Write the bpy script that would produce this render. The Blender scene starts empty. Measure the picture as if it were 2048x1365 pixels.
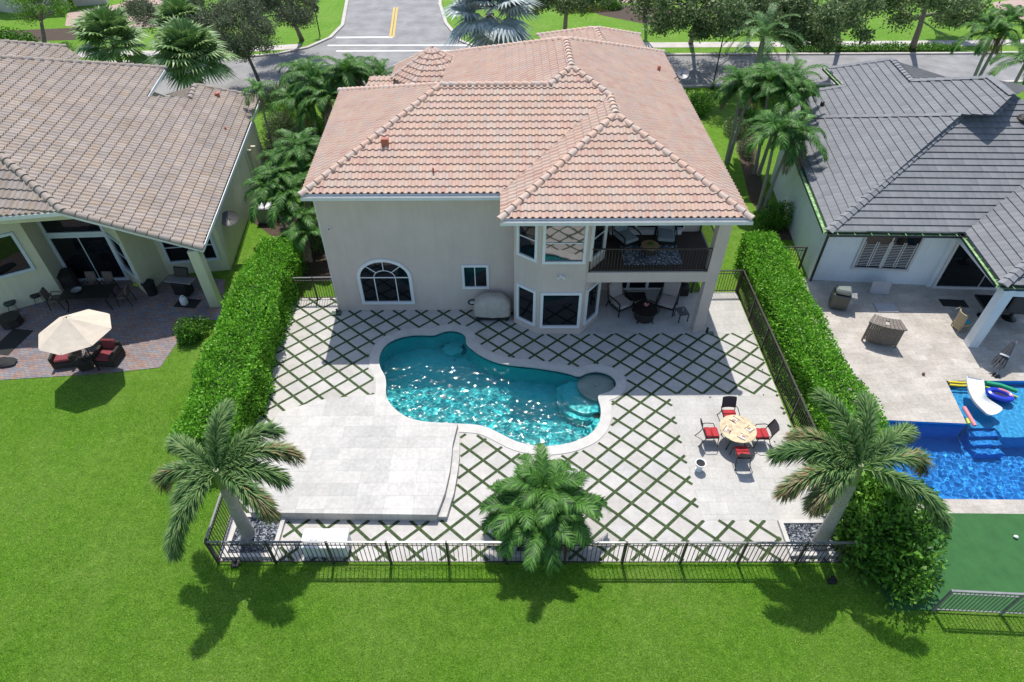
import bpy, bmesh, math, random
import numpy as np
from mathutils import Vector, Matrix
R = math.radians
scene = bpy.context.scene
COL = scene.collection

# ---------------- camera, sky, sun, exposure ----------------
CZ = 17.733
F, YAW, PIT, ROLL = 1264.5, .0054, .7442, -.0014
cam_d = bpy.data.cameras.new('camera'); cam = bpy.data.objects.new('camera', cam_d); COL.objects.link(cam)
_fw = Vector((math.sin(YAW)*math.cos(PIT), math.cos(YAW)*math.cos(PIT), -math.sin(PIT)))
_rt = Vector((math.cos(YAW), -math.sin(YAW), 0)); _up = _rt.cross(_fw)
_r2 = _rt*math.cos(ROLL)+_up*math.sin(ROLL); _u2 = _up*math.cos(ROLL)-_rt*math.sin(ROLL)
cam.matrix_world = Matrix(((_r2.x, _u2.x, -_fw.x, 0), (_r2.y, _u2.y, -_fw.y, 0), (_r2.z, _u2.z, -_fw.z, CZ), (0, 0, 0, 1)))
cam_d.sensor_width = 36; cam_d.lens = 36*F/2048; cam_d.clip_end = 600; cam_d.clip_start = .1
scene.camera = cam
SUN = Vector((-.045, .465, 1)).normalized()
w = bpy.data.worlds.new('World'); scene.world = w; w.use_nodes = True
sky = w.node_tree.nodes.new('ShaderNodeTexSky'); sky.sky_type = 'NISHITA'; sky.sun_disc = False
sky.sun_elevation = math.asin(SUN.z); sky.sun_rotation = math.atan2(SUN.x, SUN.y)
bg = w.node_tree.nodes['Background']; bg.inputs[1].default_value = .15
w.node_tree.links.new(sky.outputs[0], bg.inputs[0])
sd = bpy.data.lights.new('sun', 'SUN'); sd.energy = 3.9; sd.angle = R(.5); sd.color = (1, .96, .9)
so = bpy.data.objects.new('sun', sd); COL.objects.link(so); so.rotation_euler = SUN.to_track_quat('Z', 'Y').to_euler()
vs = scene.view_settings; vs.view_transform = 'Standard'; vs.look = 'None'; vs.gamma = 1; vs.use_curve_mapping = False; vs.exposure = .3
scene.cycles.max_bounces = 6; scene.cycles.transparent_max_bounces = 8; scene.cycles.diffuse_bounces = 3
scene.cycles.glossy_bounces = 3; scene.cycles.transmission_bounces = 6; scene.cycles.caustics_reflective = False

def at(px, py, z=0.):
    """the world point at height z seen at a pixel of the 2048 px wide photograph"""
    d = _fw + _r2*((px-1024)/F) - _u2*((py-682.5)/F)
    return Vector((0, 0, CZ)) + d*((z-CZ)/d.z)
def ray(px, py):
    return _fw + _r2*((px-1024)/F) - _u2*((py-682.5)/F)

# ---------------- helpers ----------------
def tag(o, label=None, cat=None, group=None, kind=None):
    if label: o['label'] = label
    if cat: o['category'] = cat
    if group: o['group'] = group
    if kind: o['kind'] = kind
    return o
def thing(name, label, cat, loc=(0, 0, 0), rz=0., group=None, s=1.):
    o = bpy.data.objects.new(name, None); COL.objects.link(o); o.empty_display_size = .2
    o.location = loc; o.rotation_euler = (0, 0, rz); o.scale = (s, s, s)
    return tag(o, label, cat, group)
def kids(o): return [c for c in bpy.data.objects if c.parent == o]
def dup(o, loc=None, rz=None, label=None, group=None, s=None, parent=None):
    c = o.copy(); COL.objects.link(c)
    if parent is not None: c.parent = parent
    if loc is not None: c.location = loc
    if rz is not None: c.rotation_euler = (0, 0, rz)
    if s is not None: c.scale = (s, s, s) if not hasattr(s, '__len__') else s
    if label: c['label'] = label
    if group: c['group'] = group
    for ch in kids(o): dup(ch, parent=c)
    return c

class MB:
    def __init__(s): s.v = []; s.f = []; s.M = None
    def add(s, vs, fs):
        n = len(s.v)
        s.v += [tuple(s.M @ Vector(p)) if s.M else tuple(p) for p in vs]
        s.f += [tuple(i+n for i in f) for f in fs]; return s
    def box(s, x0, x1, y0, y1, z0, z1):
        return s.add([(x0,y0,z0),(x1,y0,z0),(x1,y1,z0),(x0,y1,z0),(x0,y0,z1),(x1,y0,z1),(x1,y1,z1),(x0,y1,z1)],
                     [(0,3,2,1),(4,5,6,7),(0,1,5,4),(1,2,6,5),(2,3,7,6),(3,0,4,7)])
    def rbox(s, x0, x1, y0, y1, z0, z1, r=.03):
        n = len(s.v); vv = []; ff = []
        lv = [(z0, r), (z0+r, 0), (z1-r, 0), (z1, r)]
        for z, i in lv:
            a = [(x0+i, y0+r+i*0), (x0+r, y0+i), (x1-r, y0+i), (x1-i, y0+r), (x1-i, y1-r), (x1-r, y1-i), (x0+r, y1-i), (x0+i, y1-r)]
            vv += [(p[0], p[1], z) for p in a]
        for k in range(3):
            for j in range(8): ff.append((k*8+j, k*8+(j+1) % 8, k*8+8+(j+1) % 8, k*8+8+j))
        ff.append(tuple(range(7, -1, -1))); ff.append(tuple(24+j for j in range(8)))
        return s.add(vv, ff)
    def bar(s, a, b, wd, h=None, up=(0, 0, 1)):
        a = Vector(a); b = Vector(b); d = (b-a).normalized(); h = wd if h is None else h
        u = Vector(up)
        if abs(d.dot(u)) > .98: u = Vector((0, 1, 0))
        x = d.cross(u).normalized()*wd/2; y = x.cross(d).normalized()*h/2
        return s.add([a-x-y, a+x-y, a+x+y, a-x+y, b-x-y, b+x-y, b+x+y, b-x+y],
                     [(0,3,2,1),(4,5,6,7),(0,1,5,4),(1,2,6,5),(2,3,7,6),(3,0,4,7)])
    def tube(s, pts, rad, n=8, cap=True):
        pts = [Vector(p) for p in pts]; rad = rad if hasattr(rad, '__len__') else [rad]*len(pts)
        vv = []; ff = []; prev = None
        for i, p in enumerate(pts):
            d = (pts[min(i+1, len(pts)-1)]-pts[max(i-1, 0)]).normalized()
            if prev is None:
                u = Vector((0, 0, 1)) if abs(d.z) < .9 else Vector((1, 0, 0)); x = d.cross(u).normalized()
            else: x = (prev-d*prev.dot(d)).normalized()
            prev = x; y = d.cross(x)
            for k in range(n):
                t = 2*math.pi*k/n; vv.append(p+(x*math.cos(t)+y*math.sin(t))*rad[i])
        for i in range(len(pts)-1):
            for k in range(n): ff.append((i*n+k, i*n+(k+1) % n, (i+1)*n+(k+1) % n, (i+1)*n+k))
        if cap: ff.append(tuple(range(n-1, -1, -1))); ff.append(tuple((len(pts)-1)*n+k for k in range(n)))
        return s.add(vv, ff)
    def lathe(s, prof, c=(0, 0, 0), n=20, cap=True):
        vv = []; ff = []
        for r, z in prof:
            for k in range(n): t = 2*math.pi*k/n; vv.append((c[0]+r*math.cos(t), c[1]+r*math.sin(t), c[2]+z))
        m = len(prof)
        for i in range(m-1):
            for k in range(n): ff.append((i*n+k, i*n+(k+1) % n, (i+1)*n+(k+1) % n, (i+1)*n+k))
        if cap: ff.append(tuple(range(n-1, -1, -1))); ff.append(tuple((m-1)*n+k for k in range(n)))
        return s.add(vv, ff)
    def prism(s, poly, z0, z1):
        n = len(poly); zt = z1 if hasattr(z1, '__len__') else [z1]*n
        A = sum(poly[i][0]*poly[(i+1) % n][1]-poly[(i+1) % n][0]*poly[i][1] for i in range(n))
        if A < 0: poly = list(poly)[::-1]; zt = list(zt)[::-1]
        return s.add([(p[0], p[1], z0) for p in poly]+[(p[0], p[1], zt[i]) for i, p in enumerate(poly)],
                     [tuple(range(n-1, -1, -1)), tuple(range(n, 2*n))]+[(i, (i+1) % n, n+(i+1) % n, n+i) for i in range(n)])
    def ell(s, c, r, n=12, m=8):
        pr = [(max(math.sin(math.pi*i/m), .001), -math.cos(math.pi*i/m)) for i in range(m+1)]
        vv = []; ff = []
        for a, z in pr:
            for k in range(n): t = 2*math.pi*k/n; vv.append((c[0]+r[0]*a*math.cos(t), c[1]+r[1]*a*math.sin(t), c[2]+r[2]*z))
        for i in range(m):
            for k in range(n): ff.append((i*n+k, i*n+(k+1) % n, (i+1)*n+(k+1) % n, (i+1)*n+k))
        return s.add(vv, ff)
    def quad(s, *p): return s.add(p, [tuple(range(len(p)))])
    def build(s, name, mat, parent=None, smooth=False, world=False):
        me = bpy.data.meshes.new(name); vv = s.v
        if world and parent is not None:
            l = parent.location; vv = [(a-l.x, b-l.y, c-l.z) for a, b, c in vv]
        me.from_pydata(vv, [], s.f); me.materials.append(mat)
        if smooth:
            me.polygons.foreach_set('use_smooth', [True]*len(me.polygons)); me.set_sharp_from_angle(angle=R(40))
        o = bpy.data.objects.new(name, me); COL.objects.link(o)
        if parent is not None: o.parent = parent
        return o
def mesh_np(name, V, faces, mat, parent=None, smooth=False):
    """V (n,3) array, faces (m,k) array with constant k"""
    V = np.asarray(V, np.float32); faces = np.asarray(faces, np.int32); m, k = faces.shape
    me = bpy.data.meshes.new(name); me.vertices.add(len(V)); me.vertices.foreach_set('co', V.ravel())
    me.loops.add(m*k); me.loops.foreach_set('vertex_index', faces.ravel())
    me.polygons.add(m); me.polygons.foreach_set('loop_start', np.arange(m, dtype=np.int32)*k)
    me.update(calc_edges=True); me.materials.append(mat)
    if smooth: me.polygons.foreach_set('use_smooth', [True]*m)
    o = bpy.data.objects.new(name, me); COL.objects.link(o)
    if parent is not None: o.parent = parent
    return o
def fill(loops, z, name, mat, parent=None):
    """flat sheet: outer loop and holes"""
    bm = bmesh.new(); es = []
    for lp in loops:
        vs_ = [bm.verts.new((p[0], p[1], z)) for p in lp]
        es += [bm.edges.new((vs_[i], vs_[(i+1) % len(vs_)])) for i in range(len(vs_))]
    bmesh.ops.triangle_fill(bm, use_beauty=True, use_dissolve=False, edges=es)
    bmesh.ops.recalc_face_normals(bm, faces=bm.faces)
    for f in bm.faces:
        if f.normal.z < 0: f.normal_flip()
    me = bpy.data.meshes.new(name); bm.to_mesh(me); bm.free(); me.materials.append(mat)
    o = bpy.data.objects.new(name, me); COL.objects.link(o)
    if parent is not None: o.parent = parent
    return o

# ---------------- materials ----------------
class NT:
    def __init__(s, name):
        s.m = bpy.data.materials.new(name); s.m.use_nodes = True; s.t = s.m.node_tree; s.n = s.t.nodes
        s.b = s.n['Principled BSDF']; s.out = s.n['Material Output']
    def N(s, typ, **kw):
        n = s.n.new('ShaderNode'+typ)
        for k, v in kw.items(): setattr(n, k, v)
        return n
    def L(s, a, b): s.t.links.new(a, b)
    def co(s, kind='Object'): return s.N('TexCoord').outputs[kind]
    def noise(s, scale, detail=3, rough=.6, vec=None, dist=0):
        n = s.N('TexNoise'); n.inputs['Scale'].default_value = scale; n.inputs['Detail'].default_value = detail
        n.inputs['Roughness'].default_value = rough; n.inputs['Distortion'].default_value = dist
        s.L(vec if vec is not None else s.co(), n.inputs['Vector']); return n.outputs['Fac']
    def ramp(s, fac, stops):
        n = s.N('ValToRGB'); cr = n.color_ramp
        while len(cr.elements) < len(stops): cr.elements.new(.5)
        for e, (p, c) in zip(cr.elements, stops): e.position = p; e.color = (*c, 1) if len(c) == 3 else c
        s.L(fac, n.inputs[0]); return n.outputs[0]
    def mix(s, fac, a, b, mode='MIX'):
        n = s.N('Mix', data_type='RGBA', blend_type=mode)
        for i, v in ((0, fac), (6, a), (7, b)):
            if hasattr(v, 'is_linked'): s.L(v, n.inputs[i])
            else: n.inputs[i].default_value = v if i == 0 else ((*v, 1) if len(v) == 3 else v)
        return n.outputs[2]
    def math(s, op, a, b=None, c=None):
        n = s.N('Math', operation=op)
        for i, v in enumerate((a, b, c)):
            if v is None: continue
            if hasattr(v, 'is_linked'): s.L(v, n.inputs[i])
            else: n.inputs[i].default_value = v
        return n.outputs[0]
    def bump(s, h, strength=.5, dist=.02):
        n = s.N('Bump'); n.inputs['Strength'].default_value = strength; n.inputs['Distance'].default_value = dist
        s.L(h, n.inputs['Height']); s.L(n.outputs[0], s.b.inputs['Normal']); return n
def M(name, c, rough=.6, var=.12, scale=6., bump=0., bscale=40., metal=0., spec=.5, c2=None):
    t = NT(name); f = t.noise(scale, 4)
    a = tuple(x*(1-var) for x in c); b = tuple(min(1, x*(1+var)) for x in (c2 or c))
    t.L(t.ramp(f, [(.3, a), (.7, b)]), t.b.inputs['Base Color'])
    t.b.inputs['Roughness'].default_value = rough; t.b.inputs['Metallic'].default_value = metal
    t.b.inputs['Specular IOR Level'].default_value = spec
    if bump: t.bump(t.noise(bscale, 3), bump, .01)
    return t.m
def leafM(name, cols, rough=.45, trans=.25, patch=.5, spec=.35):
    """each leaf its own tone, plus slow patches over the plant"""
    t = NT(name); g = t.N('NewGeometry'); r = g.outputs['Random Per Island']
    n = t.noise(1.3, 3, vec=g.outputs['Position'])
    n2 = t.math('MULTIPLY_ADD', t.math('SUBTRACT', n, .5), patch*2, r)
    k = len(cols); c = t.ramp(n2, [((i+.3)/k, cc) for i, cc in enumerate(cols)])
    t.L(c, t.b.inputs['Base Color']); t.b.inputs['Roughness'].default_value = rough
    t.b.inputs['Specular IOR Level'].default_value = spec
    tr = t.N('BsdfTranslucent'); t.L(c, tr.inputs[0]); mx = t.N('MixShader'); mx.inputs[0].default_value = trans
    t.L(t.b.outputs[0], mx.inputs[1]); t.L(tr.outputs[0], mx.inputs[2]); t.L(mx.outputs[0], t.out.inputs[0]); return t.m

def grassM(name, dark, mid, light, dry):
    t = NT(name); p = t.co()
    fine = t.noise(26, 5, .75, p); big = t.noise(.35, 4, .6, p); med = t.noise(3.2, 4, .7, p)
    c = t.ramp(fine, [(.32, dark), (.5, mid), (.68, light)])
    c = t.mix(t.ramp(big, [(.4, (0, 0, 0)), (.7, (.55, .55, .55))]), c, t.ramp(fine, [(.3, mid), (.7, dry)]))
    c = t.mix(.55, c, t.ramp(med, [(.3, (.55, .6, .5)), (.7, (1.25, 1.2, 1.15))]), 'MULTIPLY')
    t.L(c, t.b.inputs['Base Color']); t.b.inputs['Roughness'].default_value = .8; t.b.inputs['Specular IOR Level'].default_value = .15
    t.bump(t.noise(34, 5, .8, p), 1., .12); return t.m
GRASS = grassM('lawn', (.065, .17, .012), (.165, .37, .028), (.3, .54, .065), (.42, .5, .15))
TURF = M('artificial turf', (.03, .12, .03), .9, .16, 2.5, .6, 200); JOINT = M('joint grass', (.04, .07, .02), .9, .5, 7, .6, 150)
SOIL = M('mulch', (.075, .05, .035), .95, .5, 12, 1, 60)
ASPH = M('asphalt', (.23, .225, .225), .9, .14, .7, .3, 90, c2=(.27, .265, .26))
CONC = M('sidewalk concrete', (.5, .46, .42), .9, .12, 1.2, .2, 60)
WPAINT = M('road paint white', (.75, .75, .73), .7, .1, 5)
YPAINT = M('road paint yellow', (.75, .42, .04), .7, .1, 5)

def paverM(name, c1, c2, mortar, bw, rh, rot=0, off=.5, stain=.25, msize=.004, extra=None, bumpd=.004):
    t = NT(name); mp = t.N('Mapping'); mp.inputs['Rotation'].default_value = (0, 0, rot); t.L(t.co(), mp.inputs[0])
    br = t.N('TexBrick'); br.offset = off; br.inputs['Scale'].default_value = 1; br.inputs['Brick Width'].default_value = bw
    br.inputs['Row Height'].default_value = rh; br.inputs['Mortar Size'].default_value = msize; br.inputs['Mortar Smooth'].default_value = .2
    br.inputs['Bias'].default_value = -.1
    for k, c in (('Color1', c1), ('Color2', c2), ('Mortar', mortar)): br.inputs[k].default_value = (*c, 1)
    t.L(mp.outputs[0], br.inputs[0]); c = br.outputs['Color']
    if extra:
        vo = t.N('TexWhiteNoise', noise_dimensions='2D')
        sep = t.N('SeparateXYZ'); t.L(mp.outputs[0], sep.inputs[0]); cb = t.N('CombineXYZ')
        t.L(t.math('FLOOR', t.math('DIVIDE', sep.outputs[0], bw)), cb.inputs[0]); t.L(t.math('FLOOR', t.math('DIVIDE', sep.outputs[1], rh)), cb.inputs[1])
        t.L(cb.outputs[0], vo.inputs[0]); c = t.mix(t.math('MULTIPLY', t.math('SUBTRACT', 1, br.outputs['Fac']), .75), c, t.ramp(vo.outputs[0], [((i+.5)/len(extra), e) for i, e in enumerate(extra)]))
    n1 = t.noise(1.1, 5, .65); n2 = t.noise(9, 4, .7)
    c = t.mix(stain, c, t.ramp(n1, [(.3, (.62, .62, .6)), (.7, (1.15, 1.13, 1.1))]), 'MULTIPLY')
    c = t.mix(stain*.8, c, t.ramp(n2, [(.35, (.7, .7, .7)), (.65, (1.12, 1.12, 1.12))]), 'MULTIPLY')
    t.L(c, t.b.inputs['Base Color']); t.b.inputs['Roughness'].default_value = .75; t.b.inputs['Specular IOR Level'].default_value = .3
    t.bump(t.math('SUBTRACT', n2, t.math('MULTIPLY', br.outputs['Fac'], 1.5)), .3, bumpd); return t.m
S0 = .485; AY = .8944; UX = 16.096; VY = 39.764          # the diamond lattice: X=(u+UX)*S0, Y=(VY-v*AY)*S0
def slabM():
    """pale stone slabs laid diagonally, each slab its own tone"""
    t = NT('diamond stone slabs'); sep = t.N('SeparateXYZ'); t.L(t.co(), sep.inputs[0])
    u = t.math('SUBTRACT', t.math('DIVIDE', sep.outputs[0], S0), UX)
    v = t.math('DIVIDE', t.math('SUBTRACT', VY, t.math('DIVIDE', sep.outputs[1], S0)), AY)
    a = t.math('FLOOR', t.math('MULTIPLY', t.math('ADD', u, v), .5)); b = t.math('FLOOR', t.math('MULTIPLY', t.math('SUBTRACT', u, v), .5))
    cb = t.N('CombineXYZ'); t.L(a, cb.inputs[0]); t.L(b, cb.inputs[1]); wn = t.N('TexWhiteNoise', noise_dimensions='2D'); t.L(cb.outputs[0], wn.inputs[0])
    c = t.ramp(wn.outputs[0], [(0, (.455, .43, .4)), (.5, (.54, .515, .485)), (1, (.49, .475, .46))])
    c = t.mix(.4, c, t.ramp(t.noise(1.5, 5, .7), [(.3, (.6, .59, .56)), (.65, (1.12, 1.12, 1.1))]), 'MULTIPLY')
    c = t.mix(.3, c, t.ramp(t.noise(8, 5, .75), [(.3, (.66, .66, .66)), (.65, (1.1, 1.1, 1.1))]), 'MULTIPLY')
    t.L(c, t.b.inputs['Base Color']); t.b.inputs['Roughness'].default_value = .75; t.b.inputs['Specular IOR Level'].default_value = .3
    t.bump(t.noise(30, 4), .2, .004); return t.m
SLAB = slabM()
TRAV = paverM('travertine pavers', (.49, .475, .445), (.54, .525, .495), (.33, .32, .3), .61, .46, stain=.45)
TRAVL = paverM('platform stone', (.53, .51, .475), (.58, .56, .53), (.36, .35, .33), .92, .48, stain=.45, extra=[(.58, .56, .53), (.45, .44, .42), (.55, .53, .5), (.6, .58, .545), (.51, .495, .47)])
COPE = M('pool coping stone', (.53, .51, .475), .7, .1, 2.5, .2, 40)
TRAVR = paverM('warm travertine', (.46, .42, .37), (.55, .51, .46), (.33, .29, .25), .61, .3, stain=.65, rot=-.07)
BRICKP = paverM('old brick pavers', (.28, .2, .18), (.2, .21, .25), (.12, .11, .1), .23, .12, rot=.12, stain=.6, msize=.008, extra=[(.3, .18, .15), (.2, .22, .28), (.33, .25, .22), (.24, .26, .3), (.36, .22, .17)])
DRIVEP = M('driveway pavers', (.42, .3, .25), .85, .15, 3, .3, 60)
def stuccoM(name, c):
    t = NT(name); n = t.noise(45, 5, .75); b = t.noise(.8, 4)
    c1 = t.ramp(b, [(.3, tuple(x*.93 for x in c)), (.7, tuple(x*1.04 for x in c))])
    c1 = t.mix(.25, c1, t.ramp(n, [(.3, (.8, .8, .8)), (.7, (1.12, 1.12, 1.12))]), 'MULTIPLY')
    mp = t.N('Mapping'); mp.inputs['Scale'].default_value = (3, 3, .25); t.L(t.co(), mp.inputs[0])
    c1 = t.mix(.22, c1, t.ramp(t.noise(2.2, 5, .7, mp.outputs[0]), [(.35, (.8, .79, .77)), (.62, (1.06, 1.06, 1.06))]), 'MULTIPLY')
    t.L(c1, t.b.inputs['Base Color']); t.b.inputs['Roughness'].default_value = .9; t.b.inputs['Specular IOR Level'].default_value = .2
    t.bump(n, .5, .01); return t.m
STUC = stuccoM('beige stucco', (.64, .545, .485)); STUY = stuccoM('pale yellow stucco', (.64, .62, .45)); STUW = stuccoM('white stucco', (.72, .78, .82))
STUB = stuccoM('cream stucco', (.6, .56, .46))
WHITE = M('white trim', (.75, .76, .77), .5, .04, 3); GUTW = M('white gutter', (.7, .71, .7), .45, .05, 3)
BLACKM = M('dark bronze metal', (.035, .03, .028), .4, .2, 8, metal=.2); DISHG = M('dark grey dish', (.06, .06, .062), .5, .1, 5); GREYM = M('grey metal rail', (.26, .26, .27), .45, .15, 6, metal=.3)
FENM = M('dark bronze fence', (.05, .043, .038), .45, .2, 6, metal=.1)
GUTG = M('copper gutter gone green', (.15, .33, .1), .45, .3, 7, metal=.1, c2=(.35, .58, .28)); GUTD = M('dark gutter', (.02, .022, .02), .4, .2, 5)
def glassM(name, ior=2., tint=(.006, .008, .01)):
    t = NT(name); t.b.inputs['Base Color'].default_value = (*tint, 1); t.b.inputs['Roughness'].default_value = .03
    t.b.inputs['IOR'].default_value = ior; t.bump(t.noise(1.1, 2), .15, .02); return t.m
GLASS = glassM('dark window glass', 1.5); GLASSR = glassM('tinted mirror glass', 3.)
DARKI = M('dark room behind', (.01, .01, .01), .9, .1, 3)
def roofM(name, stops, dirt=.3):
    t = NT(name); uv = t.N('UVMap'); sep = t.N('SeparateXYZ'); t.L(uv.outputs[0], sep.inputs[0])
    cb = t.N('CombineXYZ'); t.L(t.math('FLOOR', sep.outputs[0]), cb.inputs[0]); t.L(t.math('FLOOR', sep.outputs[1]), cb.inputs[1])
    wn = t.N('TexWhiteNoise', noise_dimensions='2D'); t.L(cb.outputs[0], wn.inputs[0])
    k = len(stops); c = t.ramp(wn.outputs[0], [((i+.2)/k, s) for i, s in enumerate(stops)])
    c = t.mix(dirt, c, t.ramp(t.noise(.9, 6, .75), [(.32, (.66, .66, .67)), (.62, (1.12, 1.12, 1.12))]), 'MULTIPLY')
    c = t.mix(dirt*.8, c, t.ramp(t.noise(14, 4, .7), [(.3, (.7, .7, .7)), (.7, (1.15, 1.15, 1.15))]), 'MULTIPLY')
    t.L(c, t.b.inputs['Base Color']); t.b.inputs['Roughness'].default_value = .75; t.b.inputs['Specular IOR Level'].default_value = .3
    t.bump(t.noise(50, 3), .25, .006); return t.m
def capM(name, stops):
    t = NT(name); g = t.N('NewGeometry'); k = len(stops)
    c = t.ramp(g.outputs['Random Per Island'], [((i+.2)/k, s) for i, s in enumerate(stops)])
    c = t.mix(.35, c, t.ramp(t.noise(9, 4, .7), [(.3, (.7, .7, .7)), (.7, (1.15, 1.15, 1.15))]), 'MULTIPLY')
    t.L(c, t.b.inputs['Base Color']); t.b.inputs['Roughness'].default_value = .8; return t.m
TERRA = roofM('blended terracotta tile', [(.54, .36, .28), (.56, .4, .305), (.5, .39, .325), (.55, .375, .305), (.56, .42, .33), (.52, .33, .26), (.53, .425, .35), (.56, .39, .295)], .3)
TERRAC = capM('terracotta cap', [(.56, .4, .32), (.58, .39, .29), (.52, .42, .36), (.58, .43, .34)])
BROWNT = roofM('weathered brown tile', [(.37, .295, .24), (.42, .345, .285), (.34, .295, .26), (.39, .3, .225), (.44, .37, .31), (.38, .32, .28)], .6)
BROWNC = capM('weathered brown cap', [(.3, .25, .21), (.35, .29, .24), (.27, .24, .22)])
SLATE = roofM('grey flat tile', [(.17, .175, .185), (.195, .2, .208), (.182, .187, .195), (.205, .21, .218)], .3)
SLATEC = capM('grey cap', [(.19, .195, .205), (.225, .23, .24)])
BARK = M('grey bark', (.16, .14, .12), .95, .35, 7, 1, 30); 
def trunkM():
    t = NT('ringed palm trunk'); sep = t.N('SeparateXYZ'); t.L(t.co(), sep.inputs[0])
    z = t.math('ADD', t.math('MULTIPLY', sep.outputs[2], 78), t.math('MULTIPLY', t.noise(5, 3), 5)); f = t.math('SINE', z)
    c = t.mix(.6, t.ramp(t.noise(6, 5, .7), [(.3, (.2, .185, .165)), (.7, (.42, .4, .36))]), t.ramp(f, [(.5, (.42, .4, .36)), (.93, (.13, .115, .1))]))
    t.L(c, t.b.inputs['Base Color']); t.b.inputs['Roughness'].default_value = .85; t.bump(f, .4, .02); return t.m
PALMB = trunkM()
# ---------------- roof builders ----------------
class Plane:
    """a roof slope: eave line through P0 along e (level), rising along g with the given pitch"""
    def __init__(s, P0, P1, pitch=None, apex=None):
        s.P = Vector(P0); e = Vector(P1)-s.P; e.z = 0; s.e = e.normalized(); s.g = Vector((-s.e.y, s.e.x, 0))
        if apex is not None:
            d = Vector(apex)-s.P
            if d.dot(s.g) < 0: s.g = -s.g
            pitch = d.z/d.dot(s.g)
        s.m = pitch; s.n = (Vector((0, 0, 1))-s.g*s.m).normalized()
    def z(s, x, y): return s.P.z+s.m*(Vector((x, y, 0))-Vector((s.P.x, s.P.y, 0))).dot(s.g)
    def pick(s, px, py):
        d = ray(px, py); C0 = Vector((0, 0, CZ)); return C0+d*((s.P-C0).dot(s.n)/d.dot(s.n))
def tiled(pl, polys, name, mat, parent, tw=.25, c=.345, amp=.042, lift=.034, barrel=True, base=.03):
    """real corrugated tile courses on a slope, cut to convex outlines (x, y)"""
    cs = 1/math.sqrt(1+pl.m**2); up = (pl.g+Vector((0, 0, pl.m)))*cs; out = bmesh.new(); uvl = out.loops.layers.uv.new('UVMap')
    for poly in polys:
        P = [Vector((p[0], p[1], 0)) for p in poly]; P0 = Vector((pl.P.x, pl.P.y, 0))
        a = [(p-P0).dot(pl.e) for p in P]; b = [(p-P0).dot(pl.g)/cs for p in P]
        a0 = math.floor(min(a)/tw); a1 = math.ceil(max(a)/tw); b0 = math.floor(min(b)/c-.001); b1 = math.ceil(max(b)/c)
        bm = bmesh.new(); uv = bm.loops.layers.uv.new('UVMap')
        K = 8 if barrel else 2
        if barrel: offs = [(k/K, amp*(max(0, math.cos(2*math.pi*(k/K-.35)))**.7*1.3-.3*max(0, -math.cos(2*math.pi*(k/K-.35))))) for k in range(K)]
        else: offs = [(0, -.003), (.015, 0), (.985, 0)]
        cols = [(i+o, h) for i in range(a0, a1) for o, h in offs]+[(a1, offs[0][1])]
        for j in range(b0, b1):
            rows = []
            rj = random.Random(j*7+int(pl.P.x*10)).random()*.5 if not barrel else 0
            for t, l in ((0, -.6), (0, 1), (1, -.15)):
                rows.append([bm.verts.new(pl.P+pl.e*((x+rj*(0 if barrel else 1))*tw)+up*((j+t)*c-(.0 if t else (.012 if l > 0 else 0)))+pl.n*(base+h+lift*l)) for x, h in cols])
            for q in range(2):
                for i in range(len(cols)-1):
                    f = bm.faces.new((rows[q][i], rows[q][i+1], rows[q+1][i+1], rows[q+1][i])); f.smooth = barrel and q == 1
                    tx = math.floor((cols[i][0]+cols[i+1][0])/2-a0+(0.15 if barrel else 0)); 
                    for lp in f.loops: lp[uv].uv = (tx+.5, j+.5)
        cen = sum(P, Vector())/len(P)
        for i in range(len(P)):
            A = P[i]; d = P[(i+1) % len(P)]-A
            if d.length < 1e-4: continue
            nn = Vector((d.y, -d.x, 0)).normalized()
            if (cen-A).dot(nn) > 0: nn = -nn
            bmesh.ops.bisect_plane(bm, geom=bm.verts[:]+bm.edges[:]+bm.faces[:], plane_co=A, plane_no=nn, clear_outer=True)
        me = bpy.data.meshes.new('t'); bm.to_mesh(me); bm.free(); out.from_mesh(me); bpy.data.meshes.remove(me)
    me = bpy.data.meshes.new(name); out.to_mesh(me); out.free(); me.materials.append(mat); me.transform(Matrix.Translation(-parent.location))
    me.set_sharp_from_angle(angle=R(50))
    o = bpy.data.objects.new(name, me); COL.objects.link(o); o.parent = parent; return o
def caps(mb, A, B, r=.138, step=.38, zo=.03, flat=False):
    """overlapping ridge tiles from the low end A to the high end B"""
    A = Vector(A); B = Vector(B); A.z += zo; B.z += zo; L = (B-A).length; n = max(1, round(L/step)); d = (B-A).normalized()
    side = d.cross(Vector((0, 0, 1))).normalized(); up = side.cross(d)
    for i in range(n):
        p0 = A+(B-A)*(i/n)-d*.05; p1 = A+(B-A)*((i+1)/n)+d*.01; K = 8; vv = []
        for p, rr, lf in ((p0, r*1.12, .03), (p1, r*.92, 0.)):
            for k in range(K+1):
                t = math.pi*k/K
                if flat:
                    x = (k/K-.5)*2; vv.append(p+side*x*rr*1.15+up*(rr*.5*(1-abs(x))+lf-.02))
                else: vv.append(p+side*(-math.cos(t)*rr)+up*(math.sin(t)*rr*.95-.05+lf))
        ff = [(k, k+1, K+2+k, K+1+k) for k in range(K)]+[tuple(range(K, -1, -1)), tuple(range(K+1, 2*K+2))]
        mb.add(vv, ff)
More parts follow.
